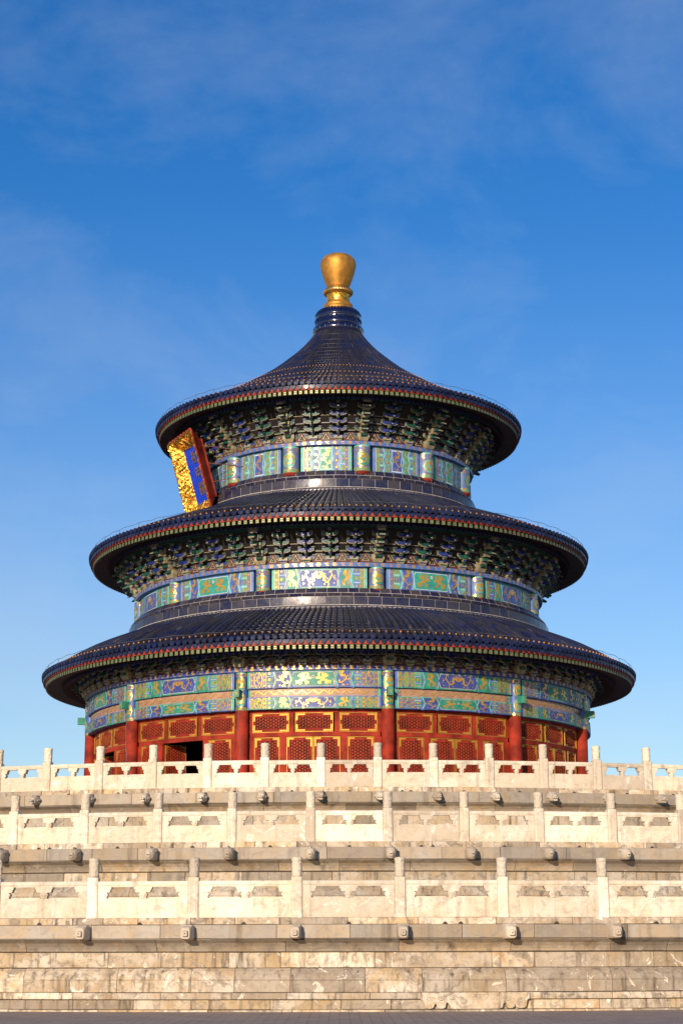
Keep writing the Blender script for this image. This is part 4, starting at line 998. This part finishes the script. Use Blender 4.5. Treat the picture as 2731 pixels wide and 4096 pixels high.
for i, am in enumerate(BAYS):
    if abs((am + 180) % 360 - 180) > 128: continue
    alt = i % 2
    for nm, z0, z1, R in (('painted_beam', 12.885, 13.665, 12.92), ('painted_beam', 11.945, 12.50, 12.90)):
        top = z0 > 12.7
        hw = HW; Wd = 2 * hw / 57.2958 * R
        P = long_panel(Wd, z1 - z0, alt if top else not alt, (not alt) if top else bool(alt))
        mb = MB(); mb.arcbox(12.45, R - .005, am - hw, am + hw, z0, z1, 14, C_B); P.to(mb, R, am, z0); mb.build(nm, LOW, HALL)
    P = Paint(2 * HW / 57.2958 * 12.80, .345); Wd = P.W
    P.rect(0, Wd, 0, .345, 0, C_P)
    for x0, x1 in ((0, .02), (.98, 1)): P.rect(x0 * Wd, x1 * Wd, 0, .345, 1, C_GL)
    for x0, x1 in ((.022, .048), (.952, .978)): dotcol(P, x0 * Wd, x1 * Wd, .345, C_V, 2)
    scrolls(P, .06 * Wd, .94 * Wd, .03, .315, 8, C_AU if am > -20 and am < 5 else C_AU)
    mb = MB(); mb.arcbox(12.45, 12.795, am - HW, am + HW, 12.515, 12.87, 14, C_P); P.to(mb, 12.80, am, 12.52); mb.build('gilt_scroll_board', LOW, HALL)
mb = MB(); mb.arcbox(12.4, 13.05, -180, 180, 13.672, 13.87, 160, C_BD); crosses(mb, 13.05, 13.68, 13.87, 132); mb.build('blue_plate', LOW, HALL)

# red timber walls with lattice windows and doors, bay by bay
def lattice(mb, w, h, a=.118, z0=0):
    """three-way lattice w x h centred in x from z0, with gilt studs"""
    t = .030; dp = .03
    def bar(p, q):
        d = Vector((q[0] - p[0], 0, q[1] - p[1])); l = d.length
        if l < .02: return
        rot = Matrix.Rotation(-atan2(d.z, d.x), 3, 'Y'); mb.box(((p[0] + q[0]) / 2, 0, (p[1] + q[1]) / 2), (l, dp, t), 0, rot)
    n = int(w / a); xs = [-w / 2 + w * (i + .5) / n for i in range(n)]
    for x in xs: mb.box((x, .001, z0 + h / 2), (t, dp, h), 0)
    st = math.tan(radians(30)); sv = a / cos(radians(30)) * 1.0
    k0 = int(w / sv) + 2
    for s in (1, -1):
        k = -k0
        while k * sv < h + w:
            c = k * sv    # z = z0 + c + s*st*(x)
            xs0, xs1 = -w / 2, w / 2
            pts = []
            lo, hi = xs0, xs1
            za, zb_ = c + s * st * lo, c + s * st * hi
            if s * st > 0:
                if za < 0: lo = (0 - c) / (s * st)
                if zb_ > h: hi = (h - c) / (s * st)
            else:
                if za > h: lo = (h - c) / (s * st)
                if zb_ < 0: hi = (0 - c) / (s * st)
            if lo < hi - .03: bar((lo, z0 + c + s * st * lo), (hi, z0 + c + s * st * hi))
            k += 1
    for i, x in enumerate(xs):
        k = 0
        while True:
            z = k * sv + (st * x) % sv
            if z > h: break
            if z > .02: mb.tube([(x, -.018, z0 + z), (x, -.034, z0 + z)], [.017, .010], 5, 1)
            k += 1
def window_part(w, h, name):
    """framed lattice panel: flat, x centred, z from 0, -y outward. returns frame mesh, lattice mesh"""
    f = MB(); e = .055; t = .16
    def bx(x0, x1, z0, z1, m, y, d): f.box(((x0 + x1) / 2, y, (z0 + z1) / 2), (x1 - x0, d, z1 - z0), m)
    for x0, x1 in ((-w / 2, -w / 2 + .022), (w / 2 - .022, w / 2)): bx(x0, x1, 0, h, 1, -.03, .07)
    for z0, z1 in ((0, .022), (h - .022, h)): bx(-w / 2 + .028, w / 2 - .028, z0, z1, 1, -.03, .07)
    i0 = .03; i1 = t
    bx(-w / 2 + i0, -w / 2 + i1, i0, h - i0, 0, -.01, .06); bx(w / 2 - i1, w / 2 - i0, i0, h - i0, 0, -.01, .06)
    bx(-w / 2 + i1, w / 2 - i1, i0, i1, 0, -.01, .06); bx(-w / 2 + i1, w / 2 - i1, h - i1, h - i0, 0, -.01, .06)
    cl = min(.42, w * .24); ch = min(.40, h * .36)
    for sx in (-1, 1):
        for z0, z1, zc in ((i0 + .012, i0 + .075, 0), (h - i0 - .075, h - i0 - .012, 1)):
            xo, xi = w / 2 - i0 - .012, w / 2 - i0 - cl
            bx(min(sx * xo, sx * xi), max(sx * xo, sx * xi), z0, z1, 1, -.043, .014)
            za, zb_ = (z1 + .001, i0 + ch) if zc == 0 else (h - i0 - ch, z0 - .001)
            xo2 = xo - .064
            bx(min(sx * xo, sx * xo2), max(sx * xo, sx * xo2), za, zb_, 1, -.043, .014)
    for k, sgn in ((h * .5, 0),):
        if h > 1.5:
            for sx in (-1, 1): bx(min(sx * (w / 2 - .045), sx * (w / 2 - .12)), max(sx * (w / 2 - .045), sx * (w / 2 - .12)), h * .44, h * .56, 1, -.043, .014)
    bx(-w / 2 + i1, w / 2 - i1, i1, h - i1, 2, .035, .012)
    fm = f.build(name, [RED, GILT, BLACK]); me = fm.data; bpy.data.objects.remove(fm)
    l = MB(); lattice(l, w - 2 * t, h - 2 * t, .118, t); lo = l.build('lattice', [RED, GILT]); lm = lo.data; bpy.data.objects.remove(lo)
    return me, lm
RW = 12.52; WB = 2 * HW / 57.2958 * RW
TW, TH = window_part(WB * .288, .86, 'transom_window')
DW, DH = window_part(WB * .200, 3.835, 'door')
BAYF = lambda f: (f - .5)    # fraction of the bay
for i, am in enumerate(BAYS):
    aa = abs((am + 180) % 360 - 180)
    if aa > 128: continue
    opened = i in (BAYS.index(min(BAYS, key=lambda q: abs(q + 35.1))), BAYS.index(min(BAYS, key=lambda q: abs(q + 65.1))))
    # rails and stiles
    mb = MB(); A = lambda f: am + (f - .5) * 2 * HW; zt, zb = 11.94, FLOOR
    R0, R1 = 12.36, 12.56
    mb.arcbox(R0, R1 + .02, A(0), A(1), 11.80, zt, 10); mb.arcbox(R0, R1, A(0), A(1), 10.735, 10.94, 10)
    for f0, f1 in ((-.02, .020), (.310, .345), (.655, .690), (.980, 1.02)): mb.arcbox(R0, R1 - .01, A(f0), A(f1), 10.941, 11.799, 2)
    for f0, f1 in ((-.02, .035), (.238, .288), (.700, .750), (.953, 1.02)): mb.arcbox(R0, R1 - .01, A(f0), A(f1), zb, 10.734, 2)
    mb.arcbox(R0, R1 - .005, A(.035), A(.238), zb, zb + .22, 3); mb.arcbox(R0, R1 - .005, A(.75), A(.953), zb, zb + .22, 3)
    mb.build('timber_frame', [RED], HALL)
    def place(me, lm, f, z, name, swing=0, hinge=0):
        a = A(f); o = link(name, me, HALL, cyl(RW - .03, a, z), radians(a)); l = link('lattice', lm, o); return o
    for f in (.165, .5, .835): place(TW, TH, f, 10.94, 'transom_window')
    for f in (.1365, .8515): place(DW, DH, f, zb + .24 - .02, 'door')
    if not opened:
        for f in (.391, .597): place(DW, DH, f, zb + .24 - .02, 'door')
    else:
        for f, sg in ((.30, 1), (.69, -1)):
            a = A(f); o = link('door', DW, HALL, cyl(RW - .75, a, zb + .22), radians(a + 90 - sg * 8)); link('lattice', DH, o)

# ------------------------------------------------------------ the hanging plaque
PA = -64.6
tilt = radians(16.5)
nrm = Vector((sin(radians(PA)), -cos(radians(PA)), 0)); tx = Vector((cos(radians(PA)), sin(radians(PA)), 0))
N_ = (nrm * cos(tilt) - Vector((0, 0, 1)) * sin(tilt)).normalized(); U_ = (Vector((0, 0, 1)) * cos(tilt) + nrm * sin(tilt)).normalized()
PLQ = thing('name_plaque', 'tall blue name board in a carved gilt frame, hung aslant under the topmost eave', 'plaque')
Mx = Matrix((tx, N_ * -1, U_)).transposed().to_4x4(); Mx.translation = Vector(cyl(7.98, PA - .3, 25.36)); PLQ.matrix_world = Mx
# local: x right, -y towards the reader, z up
bw, bh, dp, fl, fv = 2.25, 2.95, .54, .50, .56
mb = MB(); mb.box((0, .08, 0), (bw + .12, .14, bh + .12), 1); mb.box((0, .002, 0), (bw + .06, .016, bh + .06), 0); board = mb.build('name_board', [PLAQUE_BLUE, RED], PLQ)
def wing(side):
    """one flaring side of the frame: inner face gilt carving, outer face red with a scalloped lip"""
    horiz = side in ('t', 'b'); Ln = bw if horiz else bh; s = 1 if side in ('t', 'r') else -1
    n = 8 if horiz else 11; half = (bw if not horiz else bh) / 2; fo, fp = (fv, fl) if horiz else (fl, fv)
    def fn(u, v, d):     # u along, v outward 0..1, d thickness outward
        w = half + fo * v + d * .8; y = -dp * v + d * .5
        uu = u * (1 + .0) + (u / (Ln / 2)) * fp * min(v, 1.0)
        return (s * w, y, uu) if not horiz else (uu, y, s * w)
    mb = MB(); K = 8; rows_i = []; rows_o = []
    cols = n * 6
    edge = lambda t: 1.0 + .10 * abs(sin(pi * n * t)) ** .6
    for j in range(K + 1):
        v = j / K
        rows_i.append([fn((t / cols - .5) * Ln, v * edge(t / cols), 0) for t in range(cols + 1)])
        rows_o.append([fn((t / cols - .5) * Ln, v * edge(t / cols), .09) for t in range(cols + 1)])
    mb.grid(rows_i, 0); mb.grid(rows_o, 1); mb.grid([rows_i[-1], rows_o[-1]], 1); mb.grid([rows_i[0], rows_o[0]], 1)
    mb.grid([[r[0] for r in rows_i], [r[0] for r in rows_o]], 1); mb.grid([[r[-1] for r in rows_i], [r[-1] for r in rows_o]], 1)
    rd = random.Random(ord(side)); cnt = 130 if not horiz else 60
    for i in range(cnt):
        u = rd.uniform(-.48, .48) * Ln; v = rd.uniform(.04, 1.0); r = rd.uniform(.030, .05); k = rd.uniform(0, 6.3); q = rd.uniform(.05, .10)
        mb.tube([fn(u + q * cos(k + t * .9), v + q * 1.5 * sin(k + t * .9), -.02) for t in range(5)], [r * .7, r, r, r * .8, r * .4], 6, 0)
    for t in range(n):       # lip beads
        c = (t + .5) / n - .5; mb.tube([fn((c + .4 * x / n) * Ln, 1.06 - .05 * abs(x), -.01) for x in (-1, -.5, 0, .5, 1)], .042, 6, 0)
    for d0 in ((-.25, .25) if not horiz else (0,)):   # a winding dragon in relief
        mb.tube([fn((d0 + .36 * (t / 16 - .5)) * Ln, .5 + .28 * sin(t * .8), -.06) for t in range(17)], [.03 + .035 * sin(pi * t / 16) for t in range(17)], 7, 0)
    return mb.build('carved_frame', [GOLD_CARVED, RED], PLQ, angle=45)
for sd in 'tblr': wing(sd)
def lettering():
    y0 = 0
    for k, ch in enumerate('\u7948\u5e74\u6bbf'):
        cu = bpy.data.curves.new('lettering', 'FONT'); cu.body = ch; cu.size = .74; cu.extrude = .02; cu.align_x = 'CENTER'; cu.align_y = 'CENTER'
        o = bpy.data.objects.new('lettering', cu); COL.objects.link(o); dg = bpy.context.evaluated_depsgraph_get(); dg.update()
        me = bpy.data.meshes.new_from_object(o.evaluated_get(dg)); bpy.data.objects.remove(o)
        me.transform(Matrix.Rotation(pi / 2, 4, 'X')); me.materials.clear(); me.materials.append(GOLD_DARK)
        q = link('character', me, board, (0, -.022, .86 - .86 * k))
lettering()
mb = MB()
inv = PLQ.matrix_world.inverted()
for z, ac, zc in ((1.25, -38, 25.9), (.3, -44, 25.3), (-.75, -46, 24.8)):
    for sx in (1, -1):
        a = ac if sx > 0 else 2 * PA - ac
        mb.tube([(sx * 1.1, .03, z), inv @ Vector(cyl(7.0, a, zc))], .018, 5)
mb.build('stay_rod', [RUSTY], PLQ)
mb = MB()
for sx in (.8, -.8): mb.tube([(sx, .05, -1.5), inv @ Vector(cyl(7.6, PA + sx * 8, 23.55))], .05, 6); mb.box((sx, .10, -1.52), (.14, .12, .2))
mb.build('support_bracket', [STEEL], PLQ)
